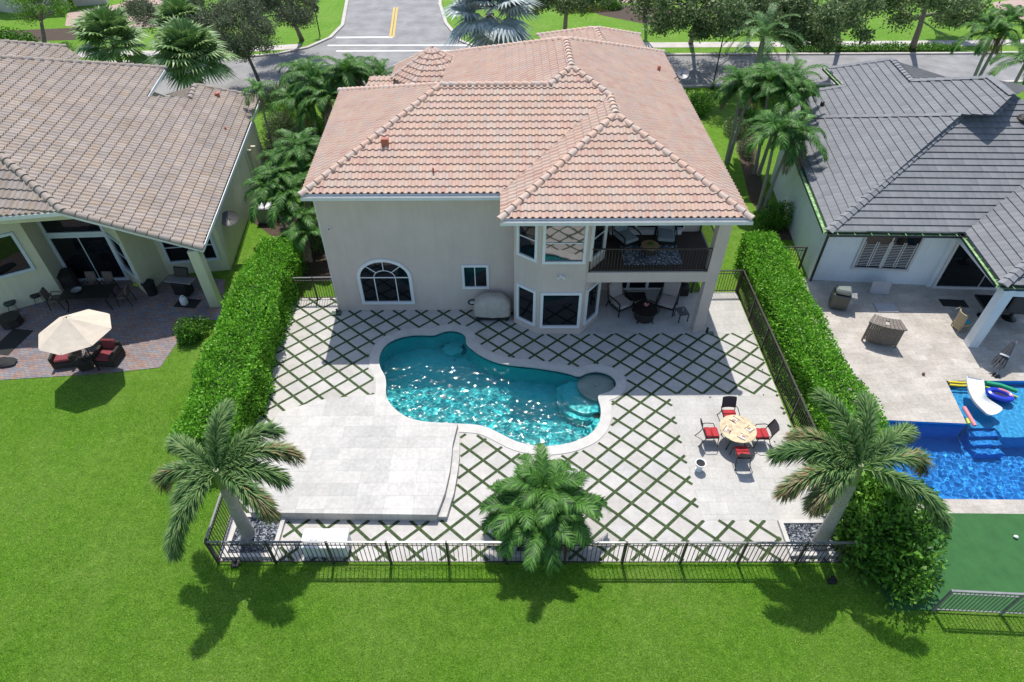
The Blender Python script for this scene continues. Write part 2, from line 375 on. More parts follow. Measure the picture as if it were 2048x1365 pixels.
def window(par, P, u, n, wd, ht, name='window', fw=.09, vd=(), hd=(), glass=None, frame=None, dep=.07, mw=.035, z0=0):
    """frame proud of the wall, pane and bars set inside it. P bottom left corner, u along the wall, n outward"""
    u = Vector(u).normalized(); n = Vector(n).normalized(); up = Vector((0, 0, 1)); P = Vector(P)
    def blk(mb, a0, a1, b0, b1, d0, d1):
        c = [P+u*a+up*b+n*d for a in (a0, a1) for b in (b0, b1) for d in (d0, d1)]
        mb.add(c, [(0,1,3,2),(4,6,7,5),(0,4,5,1),(2,3,7,6),(0,2,6,4),(1,5,7,3)])
    mb = MB(); frame = frame or WHITE
    blk(mb, -fw, wd+fw, -fw, 0, -.02, dep+.012); blk(mb, -fw, wd+fw, ht, ht+fw, -.02, dep+.009)
    blk(mb, -fw, 0, 0, ht, -.02, dep); blk(mb, wd, wd+fw, 0, ht, -.02, dep)
    for f in vd: blk(mb, wd*f-mw/2, wd*f+mw/2, 0, ht, 0, .035)
    for f in hd: blk(mb, 0, wd, ht*f-mw/2, ht*f+mw/2, 0, .038)
    o = mb.build(name, frame, par, world=True)
    g = MB(); blk(g, .001, wd-.001, .001, ht-.001, -.01, .012); go = g.build('pane', glass or GLASS); go.parent = o
    l = par.location; go.data.transform(Matrix.Translation(-l)); return o

# ---------------- ground ----------------
PLASW = M('white drain plastic', (.6, .62, .6), .5, .1, 8)
POOLPX = [(600,92),(640,75),(700,68),(755,80),(790,105),(801,138),(792,163),(830,195),(880,235),(950,270),(1020,293),(1080,305),(1200,315),(1300,328),(1380,340),(1450,352),(1520,370),(1560,388),(1600,365),(1650,350),(1710,350),(1770,370),(1810,400),(1825,435),(1815,465),(1780,495),(1730,508),(1696,520),(1700,550),(1715,590),(1720,640),(1710,700),(1680,750),(1640,790),(1580,820),(1500,850),(1400,866),(1300,870),(1220,860),(1140,840),(1080,812),(1020,780),(960,750),(900,728),(820,718),(740,715),(670,712),(600,708),(520,703),(450,692),(380,670),(320,630),(280,590),(245,540),(238,490),(243,450),(238,385),(210,350),(193,300),(195,250),(215,200),(250,160),(300,130),(370,108),(450,98),(520,100),(570,102)]
POOL = [at(700+x/3.4133, 640+y/3.4133) for x, y in POOLPX]; POOL = [(p.x, p.y) for p in POOL]
def smooth_loop(L, n=3):
    for _ in range(n-1):
        o = []
        for i in range(len(L)):
            a = L[i-1]; b = L[i]; o += [(.25*a[0]+.75*b[0], .25*a[1]+.75*b[1])] if 0 else [((a[0]+b[0])/2, (a[1]+b[1])/2), b]
        L = o; k = len(L); L = [((L[i-1][0]+2*L[i][0]+L[(i+1) % k][0])/4, (L[i-1][1]+2*L[i][1]+L[(i+1) % k][1])/4) for i in range(k)]
    return L
POOL = smooth_loop(POOL, 2)
def area(L): return sum(L[i][0]*L[(i+1) % len(L)][1]-L[(i+1) % len(L)][0]*L[i][1] for i in range(len(L)))/2
if area(POOL) < 0: POOL = POOL[::-1]
def offset_loop(L, d):
    o = []; k = len(L)
    for i in range(k):
        a = Vector(L[i-2]); b = Vector(L[(i+2) % k]); t = (b-a).normalized(); o.append((L[i][0]+t.y*d, L[i][1]-t.x*d))
    return o
PN = np.array(POOL)
def poly_dist(P, pts):
    P = np.asarray(P); A = P; B = np.roll(P, -1, 0); best = np.full(len(pts), 1e9); ins = np.zeros(len(pts), bool)
    for a, b in zip(A, B):
        d = b-a; t = np.clip(((pts-a)@d)/max(d@d, 1e-9), 0, 1); q = a+t[:, None]*d
        best = np.minimum(best, np.hypot(*(pts-q).T))
        c = (a[1] > pts[:, 1]) != (b[1] > pts[:, 1])
        with np.errstate(divide='ignore', invalid='ignore'): xx = (b[0]-a[0])*(pts[:, 1]-a[1])/(b[1]-a[1])+a[0]
        ins ^= c & (pts[:, 0] < xx)
    return np.where(ins, -best, best)
PATIO = [(-8.82, 9.54), (10.12, 9.42), (10.25, 22.45), (-9.75, 22.15)]
RY0, RY1 = 7.95, 23.3
P2 = [(12.3, 11.6), (26, 11.35), (26, 16.8), (16.9, 16.86), (16.55, 14.72), (12.3, 15.0)]
RPAT = [(10.75, 7.95), (30, 7.6), (30, 23.5), (11.3, 23.5)]
HL = [(-8.7, 9.7), (10.0, 9.6), (10.1, 22.2), (-9.5, 22.0)]; HR = [(11.2, 8.2), (29, 8), (29, 23), (11.4, 23)]
lawn = fill([[(-260, -30), (260, -30), (260, 420), (-260, 420)], HL, HR], -.02, 'lawn', GRASS); tag(lawn, 'bright green mown lawn around the three houses', 'lawn', kind='structure')
deck = fill([PATIO, POOL], 0, 'patio', SLAB); tag(deck, 'pale stone patio around the kidney pool', 'patio', kind='structure')
mb = MB()
for i in range(4):
    a, b = PATIO[i], PATIO[(i+1) % 4]; mb.quad((a[0], a[1], -.12), (b[0], b[1], -.12), (b[0], b[1], -.001), (a[0], a[1], -.001))
tag(mb.build('patio_edge', COPE), 'concrete edge of the pool patio', 'patio edge', kind='structure')
# platform at the near left of the pool, its edges measured on the stone top
PZ = .36
plat_px = [(558,826),(600,812),(647,799),(700,793),(752,789),(757,800)]
PLAT = [(p.x, p.y) for p in (at(x, y, PZ) for x, y in plat_px)]
near = [(700+x/3.4133, 640+y/3.4133) for x, y in [(238,490),(245,540),(280,590),(320,630),(380,670),(450,694),(520,706),(600,706),(668,698),(672,712),(735,708)]]
PLAT += [(p.x, p.y) for p in (at(x, y, PZ) for x, y in near)]
PLAT += [(p.x, p.y) for p in (at(x, y, PZ) for x, y in [(905,889),(904,905),(900,940),(890,985),(873,1030),(499,1025),(508,930),(520,880)])]
STEP = [(p.x, p.y) for p in (at(x, y, PZ*.5) for x, y in [(917,851),(919,880),(919,910),(916,940),(908,985),(893,1034),(872,1034),(872,1020),(885,985),(897,940),(900,880),(904,852)])]
plat = thing('raised_platform', 'raised white stone platform beside the pool with a curved step', 'platform', (-4, 13.5, 0))
MB().prism(PLAT, .003, PZ).build('deck_top', TRAVL, plat, world=True)
MB().prism(STEP, .004, PZ*.5).build('step', TRAVL, plat, world=True)
# paved rectangles flush with the slabs, 4 mm proud
DIN = [(6.06, 10.84), (9.93, 10.82), (10.06, 16.2), (6.06, 16.26)]
o = MB().prism(DIN, -.05, .005).build('dining_paving', TRAV); tag(o, 'plain rectangular paving under the patio dining set', 'paving', kind='structure')
LAN = [(3.02, 19.7), (10.15, 19.68), (10.22, 22.4), (3.02, 22.3)]
o = MB().prism([(3.02, 19.66), (10.17, 19.64), (10.22, 22.4), (8.1, 22.41), (8.1, 22.64), (3.85, 22.64), (3.85, 20.9)], -.05, .005).build('lanai_paving', TRAV); tag(o, 'plain paving under the covered porch', 'paving', kind='structure')
# pool coping, basin and water
cop = thing('swimming_pool', 'free form turquoise pool with round steps in the patio', 'swimming pool', (0, 17, 0))
O1 = offset_loop(POOL, .36); I1 = offset_loop(POOL, -.03)
mb = MB(); k = len(POOL); vv = [(x, y, .02) for x, y in I1]+[(x, y, .022) for x, y in O1]+[(x, y, -.04) for x, y in I1]+[(x, y, -.02) for x, y in O1]
mb.add(vv, [(i, k+i, k+(i+1) % k, (i+1) % k) for i in range(k)]+[(2*k+i, i, (i+1) % k, 2*k+(i+1) % k) for i in range(k)]+[(k+i, 3*k+i, 3*k+(i+1) % k, k+(i+1) % k) for i in range(k)])
mb.build('coping', COPE, cop, world=True)
def poolM(name, c1, c2, sc=2):
    t = NT(name); n = t.noise(sc, 5, .7); n2 = t.noise(40, 3)
    c = t.mix(.5, t.ramp(n, [(.3, c1), (.7, c2)]), t.ramp(n2, [(.3, c1), (.7, c2)])); t.L(c, t.b.inputs['Base Color']); t.b.inputs['Roughness'].default_value = .7; return t.m
TEAL = poolM('teal pebble plaster', (.02, .58, .61), (.1, .76, .77)); BLUEP = poolM('blue pebble plaster', (.02, .27, .72), (.04, .38, .8)); LEDGE = poolM('pale pebble ledge', (.35, .45, .4), (.45, .52, .46))
LEDGEB = poolM('pale blue shelf', (.05, .42, .75), (.08, .5, .8))
mb = MB(); DEP = -1.35
mb.add([(x, y, -.02) for x, y in POOL]+[(x, y, DEP) for x, y in POOL], [(i, (i+1) % k, k+(i+1) % k, k+i) for i in range(k)])
mb.build('basin_wall', TEAL, cop, world=True)
b = fill([offset_loop(POOL, .01)], DEP, 'basin_floor', TEAL); b.data.transform(Matrix.Translation((0, -17, 0))); b.parent = cop
mb = MB(); c = at(1193, 765); mb.lathe([(.72, -1.3), (.72, -.27), (.69, -.25)], (c.x, c.y, 0), 32); mb.build('sun_ledge', LEDGE, cop, world=True, smooth=True)
mb = MB(); mb.lathe([(.05, -.3), (.05, -.12), (.02, -.1)], (c.x, c.y, 0), 10).build('bubbler', WHITE, cop, world=True)
c2_ = at(1176, 772)
for r_, z_ in ((.95, -.5), (1.15, -.8)):
    MB().lathe([(r_, -1.3), (r_, z_-.02), (r_-.03, z_)], (c2_.x-.05, c2_.y-.1, 0), 32).build('round_step', TEAL, cop, world=True, smooth=True)
c3 = at(905, 670)
for r_, z_ in ((.42, -1.0),):
    MB().lathe([(r_, -1.3), (r_, z_-.02), (r_-.03, z_)], (c3.x, c3.y-.1, 0), 32).build('round_step', TEAL, cop, world=True, smooth=True)
c4 = at(1222, 826)
for r_, z_ in ((.4, -.5), (.65, -.8), (.9, -1.05)):
    MB().lathe([(r_, -1.3), (r_, z_-.02), (r_-.03, z_)], (c4.x, c4.y, 0), 32).build('round_step', TEAL, cop, world=True, smooth=True)
mb = MB(); It = offset_loop(POOL, -.012); mb.add([(x, y, .0) for x, y in It]+[(x, y, -.17) for x, y in It], [(i, (i+1) % k, k+(i+1) % k, k+i) for i in range(k)])
mb.build('waterline_tile', M('dark blue-green tile band', (.015, .09, .11), .3, .4, 18), cop, world=True)
for dx_, dy_ in ((-2.6, 0), (1.9, -.6)): MB().lathe([(.02, DEP+.004), (.12, DEP+.004), (.12, DEP+.012), (.02, DEP+.02)], (dx_, 17+dy_, 0), 16).build('drain_cover', PLASW, cop, world=True)
def waterM(name, tint, gb=24.):
    """clear water: the rippled sheet really refracts, so the sun draws its bright net on the floor"""
    t = NT(name); p = t.N('NewGeometry').outputs['Position']
    rf = t.N('BsdfRefraction'); rf.inputs['IOR'].default_value = 1.33; rf.inputs['Roughness'].default_value = 0; rf.inputs[0].default_value = (*tint, 1)
    gl = t.N('BsdfGlossy'); gl.inputs['Roughness'].default_value = .035
    nz = t.N('TexNoise'); nz.inputs['Scale'].default_value = gb; nz.inputs['Detail'].default_value = 3; nz.inputs['Roughness'].default_value = .6; t.L(p, nz.inputs['Vector'])
    b = t.N('Bump'); b.inputs['Strength'].default_value = .4; b.inputs['Distance'].default_value = .012; t.L(nz.outputs[0], b.inputs['Height']); t.L(b.outputs[0], gl.inputs['Normal'])
    fr = t.N('Fresnel'); fr.inputs[0].default_value = 1.33
    mx = t.N('MixShader'); t.L(t.math('MULTIPLY', fr.outputs[0], .85), mx.inputs[0]); t.L(rf.outputs[0], mx.inputs[1]); t.L(gl.outputs[0], mx.inputs[2]); t.L(mx.outputs[0], t.out.inputs[0]); return t.m
sd.cycles.is_caustics_light = True
def water_sheet(poly, z, mat, label, seed, st=.05, kr=(4, 15), amp=.036, parts=()):
    rg = np.random.default_rng(seed); PP = np.array(poly); x0, y0 = PP.min(0)-.1; x1, y1 = PP.max(0)+.1
    nx, ny = int((x1-x0)/st), int((y1-y0)/st); X, Y = np.meshgrid(np.linspace(x0, x1, nx), np.linspace(y0, y1, ny)); Z = 0*X
    for i in range(34):
        a = rg.uniform(0, 6.28); k_ = rg.uniform(*kr); Z += amp/k_*np.sin(k_*(X*np.cos(a)+Y*np.sin(a))+rg.uniform(0, 6.28))
    V = np.stack([X, Y, Z+z], -1).reshape(-1, 3); d = poly_dist(PP, V[:, :2]); idx = np.arange(nx*ny).reshape(ny, nx)
    Fc = np.stack([idx[:-1, :-1], idx[:-1, 1:], idx[1:, 1:], idx[1:, :-1]], -1).reshape(-1, 4); Fc = Fc[(d[Fc] < .07).all(1)]
    used = np.unique(Fc); mp_ = np.full(nx*ny, -1); mp_[used] = np.arange(len(used))
    o = mesh_np('water', V[used], mp_[Fc], mat, None, True); o.cycles.is_caustics_caster = True; return tag(o, label, 'water', kind='structure')
WATER = waterM('clear teal water', (.95, 1., 1.)); WATER2 = waterM('clear blue water', (.8, .93, 1.), 12)
wt = water_sheet(POOL, -.09, WATER, 'turquoise water of the kidney pool', 5, st=.026, kr=(10, 38), amp=.034)
# grass strips between the diagonal slabs
def inside_strips(p):
    d = poly_dist(PN, p); ok = d > .42
    ok &= poly_dist(np.array(PATIO), p) < -.02
    ok &= poly_dist(np.array(PLAT), p) > .0; ok &= poly_dist(np.array(STEP), p) > .02
    ok &= poly_dist(np.array(DIN), p) > .0; ok &= poly_dist(np.array(LAN), p) > .0
    ok &= ~((p[:, 0] > -7.38) & (p[:, 1] > 21.28)); ok &= ~((p[:, 0] > .15) & (p[:, 0] < 3.9) & (p[:, 1] > 19.66) & (p[:, 1] > 20.45-(p[:, 0]-.2)*.76))
    for x0, x1, y0, y1 in BEDS: ok &= ~((p[:, 0] > x0) & (p[:, 0] < x1) & (p[:, 1] > y0) & (p[:, 1] < y1))
    return ok
BEDS = [(-9.3, -7.05, 9.5, 11.15), (8.35, 10.2, 9.5, 10.82), (.02, 1.75, 9.5, 10.75)]
mb = MB(); tvec = np.arange(-60, 60, .02)
for s in (1, -1):
    for kk in range(-30, 30):
        # lines u + s v = 2k
        v = tvec; u = 2*kk-s*v; X = (u+UX)*S0; Y = (VY-v*AY)*S0; P = np.stack([X, Y], 1)
        m = (X > -10) & (X < 10.5) & (Y > 9.3) & (Y < 22.5)
        if not m.any(): continue
        P = P[m]; ok = inside_strips(P); idx = np.flatnonzero(np.diff(np.concatenate([[0], ok.astype(int), [0]])))
        for a, b_ in zip(idx[::2], idx[1::2]):
            if b_-a < 5: continue
            A = Vector((*P[a], 0)); B = Vector((*P[b_-1], 0)); d = (B-A).normalized(); n = Vector((-d.y, d.x, 0))*.05
            z = .004 if s > 0 else .0055
            mb.quad(*[(q.x, q.y, z) for q in (A-n, B-n, B+n, A+n)])
tag(mb.build('grass_joints', JOINT), 'criss-cross lines of artificial grass between the patio slabs', 'grass', kind='stuff')
# streets
def sheet(name, pts, z, mat, label, cat, curb=None):
    return tag(fill([[(p[0], p[1]) for p in pts]], z, name, mat), label, cat, kind='structure')
near_e = [(-80, 44.0), (-22, 45.2), (0, 46.3), (16, 47.0), (80, 48.6)]
far_e = [(80, 54.6), (36, 53.4), (6, 53.35), (-1.5, 54.0), (-4.2, 57), (-5.8, 62), (-6.8, 68), (-8, 90), (-20, 90), (-16.0, 70.5), (-14.8, 61.5), (-15.2, 58.0), (-16.6, 55.4), (-19.0, 53.7), (-26, 52.2), (-80, 50.5)]
road = sheet('road', near_e+far_e, -.012, ASPH, 'grey asphalt street with a side street joining it', 'road')
def ribbon(pts, w, h, name, mat, label, cat, z0=-.1):
    mb = MB(); P = [Vector((*p, 0)) for p in pts]
    N = []
    for i in range(len(P)):
        d = (P[min(i+1, len(P)-1)]-P[max(i-1, 0)]).normalized(); N.append(Vector((-d.y, d.x, 0)))
    vv = []
    for p, n in zip(P, N): vv += [(p.x, p.y, z0), (p.x, p.y, h), (p.x+n.x*w, p.y+n.y*w, h), (p.x+n.x*w, p.y+n.y*w, z0)]
    ff = [(4*i+j, 4*i+4+j, 4*i+4+(j+1) % 4, 4*i+(j+1) % 4) for i in range(len(P)-1) for j in range(4)]
    mb.add(vv, ff); return tag(mb.build(name, mat), label, cat, kind='structure')
ribbon(near_e[::-1], .3, .1, 'kerb', CONC, 'concrete kerb along the near side of the street', 'kerb')
ribbon(far_e[:8][::-1], .3, .1, 'kerb', CONC, 'concrete kerb curving round the right street corner', 'kerb')
ribbon(far_e[9:][::-1], .3, .1, 'kerb', CONC, 'concrete kerb curving round the left street corner', 'kerb')
for pts, lb in (([(80, 57), (37, 55.5), (8, 55.3), (-3.2, 55.2), (-3.4, 56.3), (8, 56.6), (37, 56.9), (80, 58.4)], 'pale sidewalk beyond the street on the right'), ([(-80, 51.9), (-26, 53.7), (-17.6, 55.3), (-17.4, 56.6), (-26, 55.1), (-80, 53.3)], 'pale sidewalk beyond the street on the left')):
    sheet('sidewalk', pts, -.006, CONC, lb, 'sidewalk')
mb = MB()
for a, b_, w_ in (((-14.2, 54.75), (-3.3, 54.75), .28), ((-15.2, 56.15), (-3.3, 56.1), .28), ((-14.9, 58.2), (-10.0, 58.25), .35)): mb.quad((a[0], a[1]-w_/2, -.008), (b_[0], b_[1]-w_/2, -.008), (b_[0], b_[1]+w_/2, -.008), (a[0], a[1]+w_/2, -.008))
tag(mb.build('road_marking', WPAINT), 'white crosswalk and stop lines across the side street', 'road marking', kind='structure')
mb = MB()
for dx in (0, .28): mb.quad((-10.3+dx, 58.3, -.008), (-10.15+dx, 58.3, -.008), (-10.95+dx, 67.2, -.008), (-11.1+dx, 67.2, -.008))
tag(mb.build('road_marking', YPAINT), 'yellow double centre line of the side street', 'road marking', kind='structure')
for lb, P in (('reddish paver driveway beyond the left roof', [at(x, y) for x, y in [(135,25),(240,8),(310,-30),(380,20),(330,50),(250,62),(130,52)]]), ('pinkish paver driveway in the far right corner', [at(x, y) for x, y in [(1985,5),(2100,-10),(2100,45),(2000,33)]]),
              ('pink strip of driveway beyond the far palm garden', [at(x, y) for x, y in [(1225,0),(1330,-3),(1330,5),(1240,6)]])):
    sheet('driveway', [(p.x, p.y) for p in P], -.008, DRIVEP, lb, 'driveway')
for lb, px in (('dark mulch bed at the far left under the bushes', [(0,62),(160,55),(150,80),(0,84)]), ('mulch bed along the left side of the pale house', [(505,400),(640,440),(665,560),(560,560),(555,480),(500,440)]),
               ('mulch strip beside the grey roofed house', [(1470,220),(1500,215),(1530,400),(1600,480),(1560,480),(1500,400),(1475,300)]), ('mulch bed under the far flowering shrubs', [(1150,8),(1330,12),(1380,45),(1300,50),(1200,30)])):
    P = [at(x, y) for x, y in px]; sheet('mulch_bed', [(p.x, p.y) for p in P], -.014, SOIL, lb, 'mulch bed')
# neighbours' patios
rp = fill([[(10.75, 11.1), (30, 10.75), (30, 23.5), (11.3, 23.5)], P2], 0, 'patio', TRAVR); tag(rp, 'warm travertine patio of the grey roofed house', 'patio', kind='structure')
tag(fill([[(10.75, 7.95), (30, 7.5), (30, 10.75), (10.75, 11.1)]], 0, 'putting_green', TURF), 'dark green artificial putting lawn below the blue pool', 'artificial lawn', kind='structure')
p2 = thing('swimming_pool', 'deep blue rectangular pool with a shelf behind the right hedge', 'swimming pool', (18, 14, 0))
mb = MB(); kk = len(P2); mb.add([(x, y, -.005) for x, y in P2]+[(x, y, -1.5) for x, y in P2], [(i, (i+1) % kk, kk+(i+1) % kk, kk+i) for i in range(kk)]+[tuple(range(kk, 2*kk))]); mb.build('basin', BLUEP, p2, world=True)
MB().box(16.75, 17.75, 14.75, 16.85, -1.5, -.42).build('shelf', LEDGEB, p2, world=True)
MB().box(17.75, 26, 14.3, 16.8, -1.5, -.4).build('shelf', LEDGEB, p2, world=True)
for i in range(3): MB().box(16.72-.0, 17.75, 14.75-.3*(i+1), 14.75-.3*i-.004, -1.5, -.6-.22*i).build('pool_step', BLUEP, p2, world=True)
O2 = [(12.3, 11.25), (26, 11.0), (26, 17.1)]
water_sheet(P2, -.1, WATER2, 'blue water of the neighbouring pool', 8, st=.03, kr=(16, 50), amp=.02)
for q_ in (cop, p2):
    for o_ in kids(q_):
        if o_.name.split('.')[0] != 'coping': o_.cycles.is_caustics_receiver = True
BP = [at(x, y) for x, y in [(-220,700),(-200,560),(60,540),(300,540),(450,560),(440,640),(385,640),(320,735),(200,748),(0,760)]]
tag(fill([[(p.x, p.y) for p in BP]], -.004, 'patio', BRICKP), 'weathered brick patio of the yellow house', 'patio', kind='structure')

def cap_lines(par, mat, items, **kw):
    for a, b in items: m = MB(); caps(m, a, b, **kw); m.build('ridge_caps', mat, par, world=True)
# ---------------- the main house ----------------
EZ = 5.93; SL = .43
H1 = thing('house', 'two storey beige house with terracotta tile roof behind the pool', 'house', (0, 25, 0))
foot = [(-7.38, 21.3), (.2, 21.3), (.2, 20.45), (1.18, 19.71), (2.96, 19.7), (3.8, 20.75), (3.8, 22.65), (8.1, 22.65), (8.1, 35.5), (-2.9, 35.5), (-2.9, 30.3), (-7.75, 30.3)]
wall = MB().prism(foot, -.1, 5.74).build('wall', STUC, H1, world=True)
mb = MB()
mb.box(2.9, 8.14, 19.78, 20.05, 2.62, 3.09); mb.box(7.86, 8.14, 20.05, 22.64, 2.62, 3.09); mb.prism([(2.9, 20.05), (7.86, 20.05), (7.86, 22.64), (3.81, 22.64), (3.81, 20.72), (3.2, 20.06)], 2.74, 3.085)
mb.build('balcony_slab', STUC, H1, world=True)
BALT = paverM('dark brown balcony tile', (.06, .045, .038), (.075, .055, .045), (.03, .025, .022), .3, .3, off=0)
MB().prism([(3.1, 19.86), (8.06, 19.86), (8.06, 22.64), (3.81, 22.64), (3.81, 20.76), (3.1, 19.9)], 3.06, 3.095).build('balcony_floor', BALT, H1, world=True)
MB().rbox(7.7, 8.14, 19.76, 20.16, 0, 2.62, .015).build('column', STUC, H1, world=True)
MB().rbox(7.68, 8.16, 19.74, 20.18, 3.085, 5.42, .015).build('column', STUC, H1, world=True)
MB().box(3.0, 8.16, 19.76, 20.1, 5.42, 5.74).build('beam', STUC, H1, world=True)
MB().box(7.86, 8.16, 20.1, 22.64, 5.42, 5.74).build('beam', STUC, H1, world=True)
# railing of the balcony
rl = thing  # (alias kept local)
def railing(par, a, b, z, h=1.05, sp=.115, mat=BLACKM):
    a = Vector(a); b = Vector(b); mb = MB(); mb.bar((a.x, a.y, z+h), (b.x, b.y, z+h), .05, .04); mb.bar((a.x, a.y, z+.08), (b.x, b.y, z+.08), .035)
    n = int((b-a).length/sp)
    for i in range(1, n): p = a+(b-a)*(i/n); mb.box(p.x-.009, p.x+.009, p.y-.009, p.y+.009, z+.08, z+h)
    for p in (a, b): mb.box(p.x-.025, p.x+.025, p.y-.025, p.y+.025, z, z+h+.02)
    return mb.build('railing', mat, par, world=True)
railing(H1, (3.1, 19.84), (7.7, 19.84), 3.095); railing(H1, (8.02, 20.2), (8.02, 22.6), 3.095)
# soffit, fascia, gutters
out = [(-7.6, 20.85), (-.26, 20.85), (-.26, 19.1), (8.4, 19.1), (8.4, 35.95), (-3.2, 35.95), (-3.2, 30.66), (-8.0, 30.66)]
MB().prism(out, 5.742, 5.80).build('soffit', WHITE, H1, world=True)
mb = MB(); gm = MB()
for i in range(len(out)):
    a = Vector((*out[i], 5.86)); b = Vector((*out[(i+1) % len(out)], 5.86)); mb.bar(a, b, .05, .17)
for a, b in (((-7.66, 20.77), (-.3, 20.77)), ((-.3, 19.02), (8.5, 19.02))):
    gm.bar((*a, 5.83), (*b, 5.83), .012, .13); gm.bar((a[0], a[1]-.11, 5.83), (b[0], b[1]-.11, 5.83), .012, .13); gm.bar((a[0], a[1]-.055, 5.77), (b[0], b[1]-.055, 5.77), .11, .012)
mb.build('fascia', WHITE, H1, world=True); gm.build('gutter', GUTW, H1, world=True)
mb = MB(); mb.tube([(.28, 20.95, 5.75), (.1, 21.2, 5.5), (.1, 21.22, 4.4)], .045); mb.build('downpipe', GUTW, H1, world=True)
mb = MB(); mb.tube([(-7.2, 20.8, 5.78), (-7.25, 21.2, 5.6), (-7.44, 21.45, 5.4), (-7.46, 21.45, .1)], .045); mb.build('downpipe', GUTW, H1, world=True)
mb = MB(); mb.tube([(8.2, 19.2, 5.78), (8.25, 19.9, 5.6), (8.2, 20.1, 5.4), (8.2, 20.1, .1)], .045); mb.build('downpipe', GUTW, H1, world=True)
A = (-2.7, 25.75, EZ+4.95*SL); Jn = (1.7, 25.75, EZ+4.95*SL); PK = (2.6, 26.65, EZ+5.85*SL); PN_ = (2.6, 30.15, EZ+5.85*SL); WP = (4.07, 23.43, EZ+4.38*SL); WE = (4.07, 25.18, EZ+4.38*SL)
SW = (-7.65, 20.8, EZ); NW = (-8.12, 30.75, EZ)
S = Plane((0, 20.8, EZ), (1, 20.8, EZ), apex=A); E_ = Plane((8.45, 19.05, EZ), (8.45, 36, EZ), apex=PK); WS = Plane((0, 19.05, EZ), (1, 19.05, EZ), apex=WP)
WW = Plane((-.31, 19.05, EZ), (-.31, 20, EZ), apex=WP); LW = Plane(SW, NW, apex=A); HWp = Plane((-3.25, 30, EZ), (-3.25, 31, EZ), apex=PK)
NP = Plane((0, 36, EZ), (1, 36, EZ), apex=PN_); LN = Plane(NW, (-3.25, 30.7, EZ), apex=A)
tiled(S, [[(-7.65, 20.8), (-.31, 20.8), (4.07, 25.18), (3.5, 25.75), (-2.7, 25.75)], [(3.5, 25.75), (2.6, 26.65), (1.7, 25.75)]], 'roof', TERRA, H1)
tiled(WS, [[(-.31, 19.05), (8.45, 19.05), (4.07, 23.43)]], 'roof', TERRA, H1)
tiled(WW, [[(-.31, 19.05), (4.07, 23.43), (4.07, 25.18), (-.31, 20.8)]], 'roof', TERRA, H1)
tiled(E_, [[(8.45, 19.05), (8.45, 25.18), (4.07, 25.18), (4.07, 23.43)], [(8.45, 25.18), (8.45, 36), (2.6, 30.15), (2.6, 26.65), (4.07, 25.18)]], 'roof', TERRA, H1)
tiled(LW, [[SW[:2], A[:2], NW[:2]]], 'roof', TERRA, H1)
tiled(HWp, [[(1.7, 25.75), (2.6, 26.65), (2.6, 30.15), (-3.25, 36), (-3.25, 30.7)]], 'roof', TERRA, H1)
tiled(LN, [[NW[:2], A[:2], (1.7, 25.75), (-3.25, 30.7)]], 'roof', TERRA, H1, c=.5)
tiled(NP, [[(-3.25, 36), (2.6, 30.15), (8.45, 36)]], 'roof', TERRA, H1, c=.5)
# entry wing at the far side
EA = (4.65, 36, EZ+1.25); EB = (4.88, 33.1, EZ+1.25)
tiled(Plane((1.7, 36, EZ), (1.75, 38.9, EZ), apex=EA), [[(1.7, 39), EA[:2], EB[:2], (2.2, 35.8)]], 'roof', TERRA, H1)
tiled(Plane((7.6, 36, EZ), (7.6, 38.9, EZ), apex=EA), [[(7.6, 39), EA[:2], EB[:2], (7.6, 35.8)]], 'roof', TERRA, H1)
MB().box(2.1, 7.2, 35.5, 38.6, 0, 5.7).build('wall', STUC, H1, world=True)
# turret
TC = Vector((-3.95, 34.35, 0)); TR = 2.32; TE = 5.5; TA = Vector((TC.x, TC.y, 6.72)); op = [Vector((TC.x+TR*math.cos(R(22.5+45*i)), TC.y+TR*math.sin(R(22.5+45*i)), TE)) for i in range(8)]
for i in range(8):
    a, b = op[i], op[(i+1) % 8]; tiled(Plane(a, b, apex=TA), [[a[:2], b[:2], TA[:2]]], 'turret_roof', TERRA, H1); cap_lines(H1, TERRAC, [(a, TA)], r=.11)
MB().prism([(TC.x+(p.x-TC.x)*.85, TC.y+(p.y-TC.y)*.85) for p in op], 0, TE).build('turret_wall', STUC, H1, world=True)
# low roof beside the turret
LA = at(752, 156, 4.4); LB = at(800, 152, 5.); tiled(Plane((-8.2, 32.2, 4.3), (-6.0, 32.2, 4.3), apex=(-7, 34, 5.1)), [[(-8.1, 32.2), (-5.6, 32.2), (-5.6, 34.4), (-7.3, 34.4)]], 'low_roof', TERRA, H1)
MB().box(-7.6, -5.5, 32.5, 34.3, 0, 4.25).build('wall', STUC, H1, world=True)
cap_lines(H1, TERRAC, ((SW, A), (A, Jn), (Jn, PK), (PK, PN_), ((-.31, 19.05, EZ), WP), ((8.45, 19.05, EZ), WP), (WP, WE), (WE, PK), ((-3.25, 36, EZ), PN_), ((8.45, 36, EZ), PN_), (NW, A), (EB, EA), ((1.75, 38.95, EZ), EA), ((7.6, 38.95, EZ), EA)))
# roof vents
VENT = M('terracotta vent pipe', (.42, .13, .08), .6, .15, 5)
q = S.pick(771, 292); MB().box(q.x-.13, q.x+.13, q.y-.1, q.y+.12, q.z-.05, q.z+.3).build('roof_vent', VENT, H1, world=True)
q = S.pick(867, 346); mb = MB(); mb.tube([q, q+Vector((0, -.03, .22))], .035); mb.build('roof_vent', VENT, H1, world=True)
q = E_.pick(1317, 145); mb = MB(); mb.tube([q, q+Vector((0, 0, .3))], .08); mb.build('roof_vent', VENT, H1, world=True)
